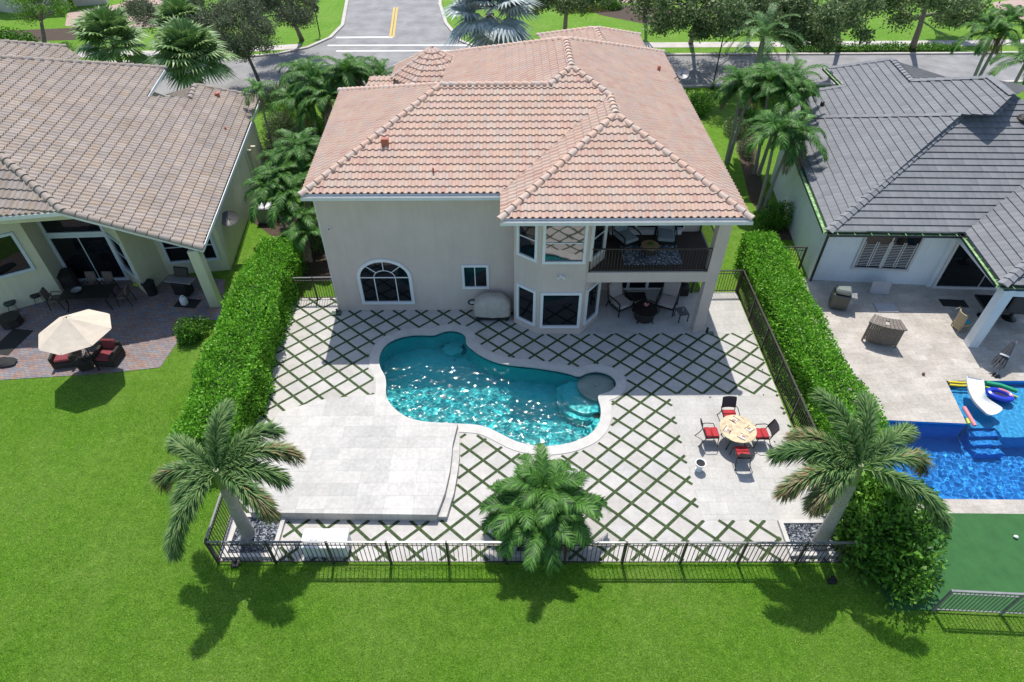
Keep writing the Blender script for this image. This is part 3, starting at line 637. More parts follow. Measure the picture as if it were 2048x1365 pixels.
# windows of the pool side
yw = 21.3
def arch(par, x0, x1, z0, zs, y):
    """arched window: straight to the spring line zs, half round above"""
    cx = (x0+x1)/2; r = (x1-x0)/2; k = 24; hs = .82
    def loop(o, dz=0): return [(x0-o, z0-o)]+[(cx-(r+o)*math.cos(math.pi*i/k), zs+(r*hs+o)*math.sin(math.pi*i/k)) for i in range(k+1)]+[(x1+o, z0-o)]
    I = loop(0); O = loop(.13); n = len(I); mb = MB(); d = y-.085
    vv = [(a, d, b) for a, b in I]+[(a, d, b) for a, b in O]+[(a, y+.02, b) for a, b in I]+[(a, y+.02, b) for a, b in O]
    mb.add(vv, [(i, (i+1) % n, n+(i+1) % n, n+i) for i in range(n)]+[(n+i, n+(i+1) % n, 3*n+(i+1) % n, 3*n+i) for i in range(n)]+[(i, 2*n+i, 2*n+(i+1) % n, (i+1) % n) for i in range(n)])
    e = y-.03
    for fx in (.28, .72): mb.box(x0+(x1-x0)*fx-.018, x0+(x1-x0)*fx+.018, e, y, z0, zs)
    mb.box(x0, x1, e-.004, y, zs-.02, zs+.025)
    ri = r*.44; pts = [(cx-ri*math.cos(math.pi*i/16), e, zs+ri*hs*math.sin(math.pi*i/16)) for i in range(17)]; mb.tube(pts, .018, 6)
    for t in (45, 90, 135): mb.bar((cx-ri*math.cos(R(t)), e, zs+ri*hs*math.sin(R(t))), (cx-r*math.cos(R(t)), e, zs+r*hs*math.sin(R(t))), .03)
    o = mb.build('window', WHITE, par, world=True)
    g = MB(); g.add([(a, y-.012, b) for a, b in I], [tuple(range(n))]); go = g.build('pane', GLASS); go.data.transform(Matrix.Translation(-par.location)); go.parent = o
arch(H1, -6.22, -4.2, .52, 1.78, yw)
window(H1, (-1.87, yw, 1.3), (1, 0, 0), (0, -1, 0), .92, 1.02, vd=(.48,), fw=.1)
bay = [Vector((.2, 20.45, 0)), Vector((1.18, 19.71, 0)), Vector((2.96, 19.7, 0)), Vector((3.8, 20.75, 0))]
for i, (f0, f1) in enumerate(((.22, .82), (.05, .95), (.2, .8))):
    a, b = bay[i], bay[i+1]; u = (b-a); L = u.length; u.normalize(); n = Vector((u.y, -u.x, 0))
    if i == 1: f0, f1 = .1, .9
    window(H1, a+u*L*f0+Vector((0, 0, .48)), u, n, L*(f1-f0), 1.62, fw=.11, glass=GLASS)
    window(H1, a+u*L*f0+Vector((0, 0, 3.72)), u, n, L*(f1-f0), 1.6, fw=.11, hd=(.5,), glass=GLASSR if i == 1 else GLASS)
mb = MB(); mb.lathe([(.05, 0), (.07, .02), (.07, .06)], (0, 0, 0), 12)
fl = thing('floodlight', 'small white twin floodlight on the bay wall between storeys', 'floodlight', (2.0, 19.62, 3.05))
MB().lathe([(.06, -.03), (.06, .03)], (0, .03, 0), 12).build('mount', WHITE, fl)
for s in (-1, 1): MB().tube([(0, 0, 0), (s*.07, -.06, -.01), (s*.14, -.12, -.05)], [.03, .035, .055], 10).build('lamp_head', WHITE, fl, smooth=True)
cm_ = thing('security_camera', 'tiny white camera high on the plain wall near its left corner', 'camera', (-7.05, 21.27, 4.2))
MB().box(-.05, .05, -.02, .03, -.07, .07).build('housing', WHITE, cm_); MB().tube([(0, -.02, 0), (0, -.07, -.02)], .025).build('lens', BLACKM, cm_)
# porch sliders, upper door
for i in range(4): window(H1, (4.55+.86*i, 22.65, .12), (1, 0, 0), (0, -1, 0), .74, 2.15, name='sliding_door', fw=.055, dep=.05)
for i in range(3): window(H1, (4.35+1.02*i, 22.65, 3.3), (1, 0, 0), (0, -1, 0), .9, 1.9, name='sliding_door', fw=.055, dep=.05, frame=WHITE)
# white low sill of the upper door
MB().box(4.2, 7.2, 22.4, 22.64, 3.1, 3.32).build('sill', WHITE, H1, world=True)

# ---------------- the yellow house ----------------
H2 = thing('house', 'pale yellow single storey house with weathered brown tile roof', 'house', (-20, 28, 0))
YE = Plane(at(405, 496, 3), at(520, 196, 3), apex=at(125, 423, 5.0))
def yp(x, y): q = YE.pick(x, y); return (q.x, q.y)
tiled(YE, [[yp(125,423), yp(405,497), yp(519,195), yp(379,198)], [yp(379,198), yp(519,195), yp(390,171)], [yp(125,423), yp(379,198), yp(294,195), yp(0,310)], [yp(-222,108), yp(0,310), yp(294,195), yp(330,137)]], 'roof', BROWNT, H2, tw=.25, c=.4)
q = YE.pick(125, 425); YS = Plane((q.x-1, q.y+.14, q.z), (q.x, q.y, q.z), apex=YE.pick(0, 310))
r2 = YS.pick(-560, 480); r3 = YE.pick(-222, 108)
tiled(YS, [[(q.x, q.y), (r2.x, r2.y), (r3.x, r3.y)]], 'roof', BROWNT, H2, tw=.25, c=.4)
YB = Plane(YE.P+Vector((-12, 14, 1.5)), YE.P+Vector((-12, 14, 1.5))+YE.e, pitch=YE.m)
tiled(YB, [[yp2[:2] for yp2 in (YB.pick(-60, 80), YB.pick(0, 84), YB.pick(130, 94), YB.pick(168, 121), YB.pick(-60, 118))]], 'roof', BROWNT, H2, c=.4)
q5 = YE.pick(379, 198); YC = Plane(at(330, 194, 3.3), at(374, 200, 3.4), pitch=.4)
for a, b in (((405, 497), (125, 423)), ((125, 423), (0, 310)), ((0, 310), (-222, 108)), ((519, 195), (390, 171)), ((379, 198), (390, 171)), ((330, 137), (0, 116)), ((0, 116), (-222, 108))): cap_lines(H2, BROWNC, [(YE.pick(*a), YE.pick(*b))], r=.15, step=.42)
for a, b in (((130, 94), (0, 84)),): cap_lines(H2, BROWNC, [(YB.pick(*a), YB.pick(*b))], r=.15, step=.42)
a5 = YE.pick(390, 171); MB().add([a5, YE.pick(379, 198), at(330, 190, 3.3)], [(0, 1, 2), (2, 1, 0)]).build('roof', BROWNT, H2, world=True)
# eave boards
mb = MB()
for a, b in (((405, 499), (521, 197)), ((405, 499), (125, 426)), ((330, 139), (294, 197))):
    A_, B_ = YE.pick(*a), YE.pick(*b); mb.bar(A_-Vector((0, 0, .07)), B_-Vector((0, 0, .07)), .04, .15)
A_ = Vector(q)-Vector((0, 0, .06)); B_ = YS.pick(-560, 481)-Vector((0, 0, .06)); mb.bar(A_, B_, .06, .16)
mb.build('fascia', WHITE, H2, world=True)
base = [(-200,680),(0,628),(128,592),(141,562),(258,558),(295,590),(335,578),(462,562)]
bp = [at(x, y) for x, y in base]; bp[-1] = Vector((-13.15, 24.35, 0)); bp[-2] = Vector((-15.9, 23.95, 0))
far = [Vector((-14.4, 34.9, 0)), Vector((-16.6, 34.3, 0)), Vector((-19.5, 34.3, 0)), Vector((-25, 33.5, 0)), Vector((-26.5, 26, 0))]
poly = [(p.x, p.y) for p in bp+far]; zt = [max(2.6, min(6.2, YE.z(p.x, p.y)-.55)) for p in bp+far]
zt[0] = zt[1] = zt[2] = 4.7; zt[-1] = 5.0; zt[-2] = 5.0; zt[0] = 4.6
mb = MB().prism(poly, -.1, zt); mb.build('wall', STUY, H2, world=True)
hd0 = Vector((q.x+.0, q.y+.45, 0)); ee = YE.e; gg = Vector((-ee.y, ee.x, 0)); gg = gg if gg.x < 0 else -gg
mb = MB(); a_ = hd0-gg*.8; b_ = hd0+gg*8
zz = YE.z(a_.x, a_.y)-.35; mb.add([a_+Vector((0, 0, 4.42)), b_+Vector((0, 0, 4.42)), b_+Vector((0, 0, 4.93)), hd0+Vector((0, 0, 4.93)), a_+Vector((0, 0, max(zz, 4.43)))] + [v+Vector((0, .25, 0)) for v in (a_+Vector((0, 0, 4.42)), b_+Vector((0, 0, 4.42)), b_+Vector((0, 0, 4.93)), hd0+Vector((0, 0, 4.93)), a_+Vector((0, 0, max(zz, 4.43))))], [(0, 1, 2, 3, 4), (9, 8, 7, 6, 5), (0, 5, 6, 1)])
mb.build('header_beam', STUY, H2, world=True)
cb_ = Vector((-12.95, 21.75, 0)); mb = MB(); mb.M = Matrix.Translation(cb_) @ Matrix.Rotation(R(6), 4, 'Z'); mb.rbox(-.22, .22, -.22, .22, 0, 2.95, .015); mb.build('column', STUY, H2, world=True)
def wallwin(par, p0, p1, f0, f1, z0, z1, **kw):
    u = (p1-p0); L = u.length; u.normalize(); n = Vector((u.y, -u.x, 0)); return window(par, p0+u*L*f0+Vector((0, 0, z0)), u, n, L*(f1-f0), z1-z0, **kw)
LBF = M('pale blue-white frame', (.55, .62, .66), .5, .05, 3)
wallwin(H2, bp[1], bp[2], .12, .8, 1.75, 3.4, frame=LBF, fw=.12)
wallwin(H2, bp[3], bp[4], .08, .97, .12, 2.35, name='sliding_door', frame=LBF, fw=.14, vd=(.5,)); wallwin(H2, bp[3], bp[4], .08, .97, 2.62, 3.3, frame=LBF, fw=.12)
wallwin(H2, bp[4], bp[5], .2, .85, .9, 2.6, frame=LBF, fw=.08, hd=(.5,))
wallwin(H2, bp[6], bp[7], .12, .86, .75, 2.55, frame=LBF, fw=.13, vd=(.55,), hd=(.4, .8), mw=.05)
for i, (px, py, s) in enumerate(((512, 335, 1), (520, 320, 1.2), (528, 335, 1.1))):
    p = at(px, py, 1.5); MB().box(-14.2+.1*i, -13.95+.1*i, 31.5+.45*i, 31.65+.45*i, .3, 2.3).build('trim', STUY, H2, world=True)
q = YE.pick(436, 195); MB().lathe([(.13, -.05), (.12, .2), (.15, .26), (.02, .3)], q, 14).build('roof_vent', VENT, H2, world=True)
q = YE.pick(452, 262); MB().lathe([(.05, -.05), (.05, .2)], q, 8).build('roof_vent', VENT, H2, world=True)

# ---------------- the white house with the grey roof ----------------
H3 = thing('house', 'white house with flat grey tile roof right of the pool patio', 'house', (18, 27, 0))
GZ = 3.05; g0 = at(1657, 464, GZ); g1 = at(1929, 467, GZ); g2 = at(2005, 571, GZ)
gw = at(1565, 236, GZ)
gs_ap = None
GS = Plane(g0, g1, pitch=.42); GWp = Plane(g0, gw, pitch=.42)
if GS.g.y < 0: GS = Plane(g1, g0, pitch=.42)
if GWp.g.x < 0: GWp = Plane(gw, g0, pitch=.42)
def pp(pl, *pts): return [tuple(pl.pick(x, y)[:2]) for x, y in pts]
kw = dict(tw=.33, c=.36, barrel=False, lift=.04)
G2W = Plane(g2, g1, pitch=.42); G2W = G2W if G2W.g.x > 0 else Plane(g1, g2, pitch=.42)
e2 = GS.e; G2S = Plane(g2, g2+e2, pitch=.42); G2S = G2S if G2S.g.y > 0 else Plane(g2, g2-e2, pitch=.42)
tiled(GS, [pp(GS, (1657,464), (1929,467), (2170,262), (1985,231), (1922,231)), pp(GS, (1985,231), (2170,262), (2025,192))], 'roof', SLATE, H3, **kw)
tiled(GWp, [pp(GWp, (1657,464), (1565,236), (1922,231)), pp(GWp, (1565,236), (1640,180), (1690,173), (1825,163), (1922,231)), pp(GWp, (1690,173), (1655,137), (1785,120), (1825,163)), pp(GWp, (1825,163), (1980,157), (2025,192), (1985,231), (1922,231))], 'roof', SLATE, H3, **kw)
tiled(G2W, [pp(G2W, (1929,467), (2005,571), (2120,470), (2170,262))], 'roof', SLATE, H3, **kw)
tiled(G2S, [pp(G2S, (2005,571), (2200,585), (2120,470))], 'roof', SLATE, H3, **kw)
for pl, a, b in ((GS, (1657,464), (1922,231)), (GS, (1922,231), (1985,231)), (GS, (1985,231), (2025,192)), (GWp, (1565,237), (1922,231)), (GWp, (1825,163), (1785,120)), (GWp, (1825,163), (1980,157)), (GWp, (1980,157), (2025,192)), (GWp, (1640,181), (1692,173)), (G2W, (2005,571), (2120,470)), (GWp, (1662,137), (1785,120))): cap_lines(H3, SLATEC, [(pl.pick(*a), pl.pick(*b))], r=.16, step=.36, flat=True, zo=.05)
a_, b_, c_ = GWp.pick(1785, 120), GWp.pick(1825, 163), GWp.pick(1980, 157)
NE = SLATE
tt = [a_, b_, at(1905, 158, b_.z-.55)]; MB().add(tt, [(0, 1, 2), (2, 1, 0)]).build('roof', SLATE, H3, world=True)
tt = [c_, GWp.pick(2025, 192), at(2070, 175, c_.z-.8)]; MB().add(tt, [(0, 1, 2), (2, 1, 0)]).build('roof', SLATE, H3, world=True)
def ggut(a, b, w_=.2, z=-.1):
    d = (b-a).normalized(); s = Vector((d.y, -d.x, 0)); m1 = MB(); m2 = MB()
    m1.bar(a+s*w_*.5+Vector((0, 0, z)), b+s*w_*.5+Vector((0, 0, z)), w_, .012)
    m2.bar(a+s*w_+Vector((0, 0, z+.03)), b+s*w_+Vector((0, 0, z+.03)), .02, .1); m2.bar(a+Vector((0, 0, z+.03)), b+Vector((0, 0, z+.03)), .03, .12)
    n = int((b-a).length/.7)
    for i in range(n): p = a+(b-a)*((i+.5)/n)+Vector((0, 0, z+.075)); m1.bar(p, p+s*w_, .02)
    m1.build('gutter', GUTG, H3, world=True); m2.build('gutter_edge', GUTD, H3, world=True)
ggut(gw, g0); ggut(g0, g1); ggut(g1, g2); ggut(g2, g2+G2S.e*(-6 if G2S.e.x < 0 else 6)); ggut(GWp.pick(1652, 136), GWp.pick(1688, 172))
w0 = Vector((13.84, 23.3, 0)); w1 = at(1880, 588); w1 = Vector((18.95, 22.85, 0)); 
foot3 = [(13.84, 23.34), (19.0, 22.9), (19.05, 22.75), (26, 22.4), (27, 31), (19.5, 36.5), (14.9, 32.6)]
zt3 = [min(5.2, max(GS.P.z-.1, min(GS.z(x, y), GWp.z(x, y))-.25)) for x, y in foot3]; zt3 = [2.93, 2.93, 2.93, 2.93, 3.4, 3.4, 2.93]
MB().prism(foot3, -.1, zt3).build('wall', STUW, H3, world=True)
mb = MB(); mb.M = Matrix.Translation((18.95, 18.9, 0)) @ Matrix.Rotation(R(-5), 4, 'Z'); mb.rbox(-.2, .2, -.2, .2, 0, 2.95, .01); mb.build('column', STUW, H3, world=True)
mb = MB(); mb.bar((19.0, 18.9, 2.8), (26, 18.3, 2.8), .3, .3); mb.bar((18.95, 18.9, 2.8), (19.2, 22.8, 2.8), .3, .3); mb.build('beam', STUW, H3, world=True)
MB().bar((13.86, 23.2, .05), (13.86, 23.2, 2.95), .08).build('downpipe', GUTD, H3, world=True)
TRIMG = M('pale grey trim', (.55, .55, .56), .6, .05, 3)
A3 = Vector((13.84, 23.34, 0)); B3 = Vector((19.0, 22.9, 0)); u3 = (B3-A3).normalized(); n3 = Vector((u3.y, -u3.x, 0))
ww = window(H3, A3+u3*1.72+Vector((0, 0, .85)), u3, n3, 2.3, 1.75, fw=.1, frame=TRIMG, vd=(.5,), mw=.06, glass=GLASS)
SHUT = M('white shutter', (.6, .6, .58), .6, .05, 3); mb = MB(); P = A3+u3*1.72+Vector((0, 0, .85))
for i in range(4):
    for k in range(14):
        a = P+u3*(.09+.555*i+.04*(i > 1))+n3*.02+Vector((0, 0, .12+k*.085)); mb.bar(a, a+u3*.45, .05, .018)
    for dx in (0, .47): a = P+u3*(.07+.555*i+.04*(i > 1)+dx)+n3*.022+Vector((0, 0, .06)); mb.bar(a, a+Vector((0, 0, 1.3)), .04, .02)
so_ = mb.build('shutters', SHUT, H3, world=True)
window(H3, Vector((19.35, 22.73, .1)), (1, -.05, 0), (-.05, -1, 0), 3.8, 2.45, name='sliding_door', fw=.12, frame=TRIMG, glass=GLASS, vd=(.5,))
q = GS.pick(2048, 240); MB().lathe([(.35, 0), (.35, .08), (.22, .2), (.02, .25)], q, 20).build('roof_vent', BLACKM, H3, world=True)
q = GWp.pick(1643, 213); MB().lathe([(.1, 0), (.1, .25), (.02, .3)], q, 12).build('roof_vent', BLACKM, H3, world=True)
# houses beyond the street: only their feet are seen
for lb, px, zz in (('cream house wall in the far left corner behind the dark hedge', [(-60,14),(30,28),(140,22),(150,-40),(-60,-40)], 4), ('white house front at the top edge beside the far driveway', [(150,14),(215,8),(235,-30),(150,-30)], 4)):
    h = thing('house', lb, 'house', tuple(at(*px[0]))); P = [at(x, y) for x, y in px]; l = h.location
    MB().prism([(p.x-l.x, p.y-l.y) for p in P], 0, zz).build('wall', STUB, h); MB().prism([((p.x-l.x)*1.03, (p.y-l.y)*1.03) for p in P], zz, zz+.3).build('roof', SLATEC, h)
# ---------------- plants ----------------
def nrm(a): return a/np.maximum(np.linalg.norm(a, axis=-1, keepdims=True), 1e-9)
def leaf_quads(P, Nrm, ln, wd, rg, spread=.9):
    """one folded diamond leaf at every point, leaning out along the normal"""
    n = len(P); d = nrm(Nrm*.8+rg.normal(0, spread, (n, 3))); r = rg.normal(0, 1, (n, 3)); s = nrm(np.cross(d, r)); L = ln*rg.uniform(.65, 1.3, (n, 1)); W_ = wd*rg.uniform(.7, 1.2, (n, 1))
    V = np.stack([P, P+d*L*.45+s*W_*.5, P+d*L, P+d*L*.45-s*W_*.5], 1).reshape(-1, 3)
    return V, np.arange(n*4).reshape(-1, 4)
LEAFH = leafM('hedge leaves', [(.06, .19, .012), (.13, .37, .02), (.2, .5, .035), (.3, .6, .07)], .45, .38, .35, .3)
LEAFD = leafM('dark glossy leaves', [(.03, .1, .012), (.07, .19, .02), (.12, .29, .03), (.19, .4, .05)], .45, .3, .5, .35)
LEAFB = leafM('bright shrub leaves', [(.06, .15, .012), (.11, .25, .02), (.19, .36, .04)], .5, .3, .5)
LEAFO = leafM('oak leaves', [(.06, .11, .035), (.115, .18, .06), (.18, .26, .1), (.27, .33, .16)], .55, .25, .6)
LEAFO2 = leafM('pale silver-green leaves', [(.08, .11, .06), (.13, .17, .09), (.19, .22, .13)], .55, .3, .5)
PALM1 = leafM('foxtail palm leaflets', [(.045, .115, .03), (.085, .19, .05), (.14, .26, .08), (.22, .32, .11)], .6, .25, .35, .2)
PALM1B = leafM('foxtail palm leaflets going brown', [(.09, .12, .035), (.18, .16, .06), (.27, .2, .09), (.36, .26, .13)], .5, .2, .3)
PALM2 = leafM('feather palm leaflets', [(.022, .08, .014), (.048, .15, .022), (.09, .23, .036), (.15, .33, .06)], .5, .3, .4, .3)
PALM3 = leafM('fan palm leaves', [(.08, .17, .04), (.16, .28, .08), (.27, .4, .14)], .45, .2, .4)
PALMS = leafM('silver fan palm leaves', [(.25, .3, .29), (.38, .44, .43), (.52, .58, .57)], .5, .15, .4)
PALMP = leafM('soft grey-green palm fronds', [(.08, .18, .06), (.15, .29, .1), (.24, .4, .16)], .5, .3, .3)
DEADF = leafM('dead palm fronds', [(.12, .09, .05), (.2, .15, .08), (.28, .22, .13)], .8, .1, .3)
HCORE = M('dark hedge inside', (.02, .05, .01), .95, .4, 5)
SHAFT = M('smooth green crownshaft', (.2, .26, .1), .4, .2, 3)

def bumpy(P, rg, amp, k=.9):
    """lumpy displacement field so that clipped surfaces are uneven"""
    s = np.zeros(len(P))
    for _ in range(6):
        f = rg.normal(0, 1, 3)*k*rg.uniform(.7, 3); s += np.sin(P@f+rg.uniform(0, 6.28))
    return s[:, None]/6*amp*2
def hedge(name, label, line, hw, h, n, leaf=.1, lw=.06, mat=None, seed=1, amp=.13, cat='hedge', group=None, lay=.36):
    """clipped hedge along a line of (x, y, halfwidth, height) stations"""
    rg = np.random.default_rng(seed); t = thing(name, label, cat, (line[0][0], line[0][1], 0), group=group)
    L = np.array([(p[0], p[1], p[2] if len(p) > 2 else hw, p[3] if len(p) > 3 else h) for p in line]); seg = np.hypot(*(L[1:, :2]-L[:-1, :2]).T); cum = np.concatenate([[0], np.cumsum(seg)]); T = cum[-1]
    def surf(s, a):
        # a in 0..1 round the section: side, top, side
        q = np.stack([np.interp(s, cum, L[:, i]) for i in range(4)], 1); q2 = np.stack([np.interp(s+.1, cum, L[:, i]) for i in range(2)], 1); q1 = np.stack([np.interp(s-.1, cum, L[:, i]) for i in range(2)], 1)
        d = nrm(q2-q1); nn = np.stack([-d[:, 1], d[:, 0]], 1); w_ = q[:, 2]; hh = q[:, 3]; per = 2*hh+2*w_; u = a*per
        off = np.where(u < hh, w_, np.where(u < hh+2*w_, w_-(u-hh), -w_)); z = np.where(u < hh, u, np.where(u < hh+2*w_, hh, per-u))
        rr = .25; e = np.maximum(0, np.abs(off)-(w_-rr))/rr; f = np.maximum(0, z-(hh-rr))/rr; k = np.maximum(1, np.sqrt(e**2+f**2)); 
        off = np.where((e > 0) & (f > 0), np.sign(off)*(w_-rr+e/k*rr), off); z = np.where((e > 0) & (f > 0), hh-rr+f/k*rr, z)
        N_ = np.stack([nn[:, 0]*np.where(np.abs(off) > w_-.12, np.sign(off), 0), nn[:, 1]*np.where(np.abs(off) > w_-.12, np.sign(off), 0), np.where(z > hh-.15, 1., 0)], 1)
        return np.stack([q[:, 0]+nn[:, 0]*off, q[:, 1]+nn[:, 1]*off, z], 1), nrm(N_+1e-6)
    s = rg.uniform(0, T, n); P, N_ = surf(s, rg.uniform(0, 1, n))
    # end caps
    m = n//14; 
    for e in (0, 1):
        q = L[-1 if e else 0]; d = (L[-1]-L[-2] if e else L[0]-L[1])[:2]; d = d/np.hypot(*d); nn = np.array([-d[1], d[0]]); o_ = rg.uniform(-q[2], q[2], m)
        P = np.concatenate([P, np.stack([q[0]+nn[0]*o_, q[1]+nn[1]*o_, rg.uniform(0, q[3], m)], 1)]); N_ = np.concatenate([N_, np.tile([d[0], d[1], 0.], (m, 1))])
    P = P+N_*bumpy(P, rg, amp, 1.3)+N_*rg.uniform(-lay, .02, (len(P), 1)); P[:, 2] = np.maximum(P[:, 2], .03)
    P -= [line[0][0], line[0][1], 0]; V, Fc = leaf_quads(P, N_+[0, 0, .3], leaf, lw, rg); mesh_np('foliage', V, Fc, mat or LEAFH, t)
    mb = MB(); ins = .46  # added dark core boxes that keep the hedge opaque behind its leaves
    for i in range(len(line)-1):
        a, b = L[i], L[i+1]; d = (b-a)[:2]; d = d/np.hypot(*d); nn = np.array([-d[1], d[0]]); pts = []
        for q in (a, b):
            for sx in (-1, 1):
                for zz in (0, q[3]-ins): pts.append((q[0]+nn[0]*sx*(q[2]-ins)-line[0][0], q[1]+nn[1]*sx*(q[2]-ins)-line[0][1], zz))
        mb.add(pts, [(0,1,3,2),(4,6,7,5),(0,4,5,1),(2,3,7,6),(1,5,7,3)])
    mb.build('dark_core', HCORE, t); return t
def bush(label, x, y, rx, ry, h, n, mat, seed=1, leaf=.12, lw=.06, name='shrub', cat='shrub', group=None, clumps=10, z0=0):
    rg = np.random.default_rng(seed); t = thing(name, label, cat, (x, y, z0), group=group)
    C_ = rg.normal(0, 1, (clumps, 3)); C_ = nrm(C_)*rg.uniform(.25, .62, (clumps, 1)); C_[:, 2] = np.abs(C_[:, 2])*.9+.05
    k = rg.integers(0, clumps, n); D = nrm(rg.normal(0, 1, (n, 3))); r = rg.uniform(.3, .48, clumps)[k][:, None]
    P = C_[k]+D*r*rg.uniform(.72, 1.06, (n, 1)); keep = P[:, 2] > 0; P, D = P[keep], D[keep]
    P = P*[rx, ry, h]; V, Fc = leaf_quads(P, D+[0, 0, .35], leaf, lw, rg); mesh_np('foliage', V, Fc, mat, t)
    mb = MB(); 
    for i in range(5): a = i*1.26+seed; mb.tube([(0, 0, 0), (math.cos(a)*rx*.2, math.sin(a)*ry*.2, h*.4), (math.cos(a)*rx*.45, math.sin(a)*ry*.45, h*.7)], [.04, .03, .012], 5)
    mb.build('stem', BARK, t); return t

def frond(acc, org, az, el, L, droop, nl, ll, lw, rg, plume=0, hang=.5, rach=.02, vang=.35, curl=0, blunt=False, tipacc=None):
    """a feather frond: curved rachis with two (or many) ranks of drooping leaflets"""
    V0, Q0 = acc; V, Q = acc; pts = []; p = Vector(org); K = 12; e = el; a = az
    for i in range(K+1):
        pts.append(p.copy()); d = Vector((math.cos(a)*math.cos(e), math.sin(a)*math.cos(e), math.sin(e))); p = p+d*(L/K); e -= droop/K*(.5+i/K); a += curl/K
    prev = None
    for i in range(K):   # flat rachis strip, crossed
        d = (pts[i+1]-pts[i]).normalized(); s = d.cross(Vector((0, 0, 1))).normalized(); w0 = rach*(1-i/K)+.003; w1 = rach*(1-(i+1)/K)+.003; u = s.cross(d)
        for x in (s, u):
            n = len(V); V += [pts[i]-x*w0, pts[i]+x*w0, pts[i+1]+x*w1, pts[i+1]-x*w1]; Q.append((n, n+1, n+2, n+3))
    for j in range(nl):
        f = .1+.9*(j+.5)/nl; x = f*K; i = min(K-1, int(x)); q = pts[i].lerp(pts[i+1], x-i); d = (pts[i+1]-pts[i]).normalized(); s = d.cross(Vector((0, 0, 1))).normalized(); u = s.cross(d)
        env = (min(1, f*2.2+.25)*(1-.35*max(0, f-.75)/.25)) if blunt else math.sin(math.pi*min(1, f*.86+.12))**.55; l = ll*env*rg.uniform(.85, 1.1)
        angs = [rg.uniform(0, 2*math.pi) for _ in range(plume)] if plume else [vang+rg.uniform(-.12, .12), math.pi-vang+rg.uniform(-.12, .12)]
        for t in angs:
            V, Q = tipacc if (tipacc and rg.random() < (f-.35)*1.5) else acc
            o = s*math.cos(t)+u*math.sin(t); dr = (o*.85+d*(.55+.5*f)).normalized()
            m = q+dr*l*.5; tip = q+dr*l+Vector((0, 0, -hang*l*rg.uniform(.6, 1.2))); wv = dr.cross(u if abs(dr.dot(u)) < .9 else s).normalized()*lw*.5
            n = len(V); V += [q-wv*.5, q+wv*.5, m+wv+Vector((0, 0, -.05*l)), tip, m-wv+Vector((0, 0, -.05*l))]; Q.append((n, n+1, n+2, n+4)); Q.append((n+4, n+2, n+3, n+3))
def mesh_vq(name, V, Q, mat, parent):
    me = bpy.data.meshes.new(name); me.from_pydata([tuple(v) for v in V], [], [tuple(dict.fromkeys(q)) for q in Q]); me.materials.append(mat)
    o = bpy.data.objects.new(name, me); COL.objects.link(o); o.parent = parent; return o
def ringed(path, rad, rings, par, mat, name='trunk'):
    """palm trunk with growth rings"""
    P = [Vector(p) for p in path]; pts = []; rr = []
    for i in range(len(P)-1):
        for k in range(rings):
            f = k/rings; p = P[i].lerp(P[i+1], f); r = rad[i]+(rad[i+1]-rad[i])*f
            pts += [p, P[i].lerp(P[i+1], f+.75/rings)]; rr += [r*1.02, r*.985]
    pts.append(P[-1]); rr.append(rad[-1]); mb = MB(); mb.tube(pts, rr, 14); return mb.build(name, mat, par, smooth=True)
def foxtail(label, base, top, fronds, seed, rad=.17, shaft=.8, L=2.1):
    rg = random.Random(seed); b = Vector(base); tp = Vector(top)-b; t = thing('palm_tree', label, 'palm tree', base)
    m = tp*.45+Vector((tp.x*-.1, tp.y*-.1, 0)); d = tp.normalized(); s0 = tp-d*shaft
    ringed([(0, 0, -.05), tuple(tp*.04), tuple(m), tuple(s0)], [rad*1.45, rad*1.2, rad*.95, rad*.85], 9, t, PALMB)
    MB().tube([s0, s0+d*shaft*.4, s0+d*shaft], [rad*.86, rad*.8, rad*.42], 12).build('crownshaft', SHAFT, t, smooth=True)
    A1 = ([], []); A2 = ([], [])
    for i, (az, el, dr, ln, br) in enumerate(fronds):
        frond(A1, tp-d*.12, az, el, ln*L, dr, 84, .5, .032, rg, plume=8, hang=.3, rach=.035, blunt=True, tipacc=A2 if br else None, curl=rg.uniform(-.25, .25))
    mesh_vq('crown', *A1, PALM1, t); mesh_vq('frond_tips', *A2, PALM1B, t) if A2[0] else None
    MB().tube([tp-d*.1, tp+Vector((-.1, .2, 1.15))], [.02, .006], 6).build('spear_leaf', SHAFT, t); return t
foxtail('foxtail palm leaning left out of the gravel bed at the left fence corner', (-8.12, 10.4, 0), tuple(at(432, 940, 3.75)),
        [(R(150), .55, 1.9, 1.1, 0), (R(182), .45, 2.1, .95, 1), (R(243), .15, 1.6, 1.15, 0), (R(97), .95, 1.4, .95, 0), (R(52), .7, 2.1, 1.05, 0), (R(25), .55, 2.1, 1.15, 1), (R(0), .35, 2.1, .95, 0), (R(-30), .25, 1.9, 1.0, 1), (R(215), .3, 2.2, .7, 0)], 3)
foxtail('foxtail palm leaning right out of the gravel bed at the right fence corner', (9.42, 9.95, 0), tuple(at(1722, 930, 4.15)),
        [(R(190), .3, 1.6, 1.05, 1), (R(165), .5, 1.7, 1.05, 0), (R(146), .6, 2.1, .95, 1), (R(108), .9, 1.2, 1.0, 0), (R(70), .8, 1.3, 1.0, 0), (R(35), .6, 1.7, 1.1, 0), (R(8), .45, 1.9, 1.1, 1), (R(-35), .35, 1.8, 1.2, 0), (R(205), .1, 1.7, .8, 1)], 5, L=2.2)
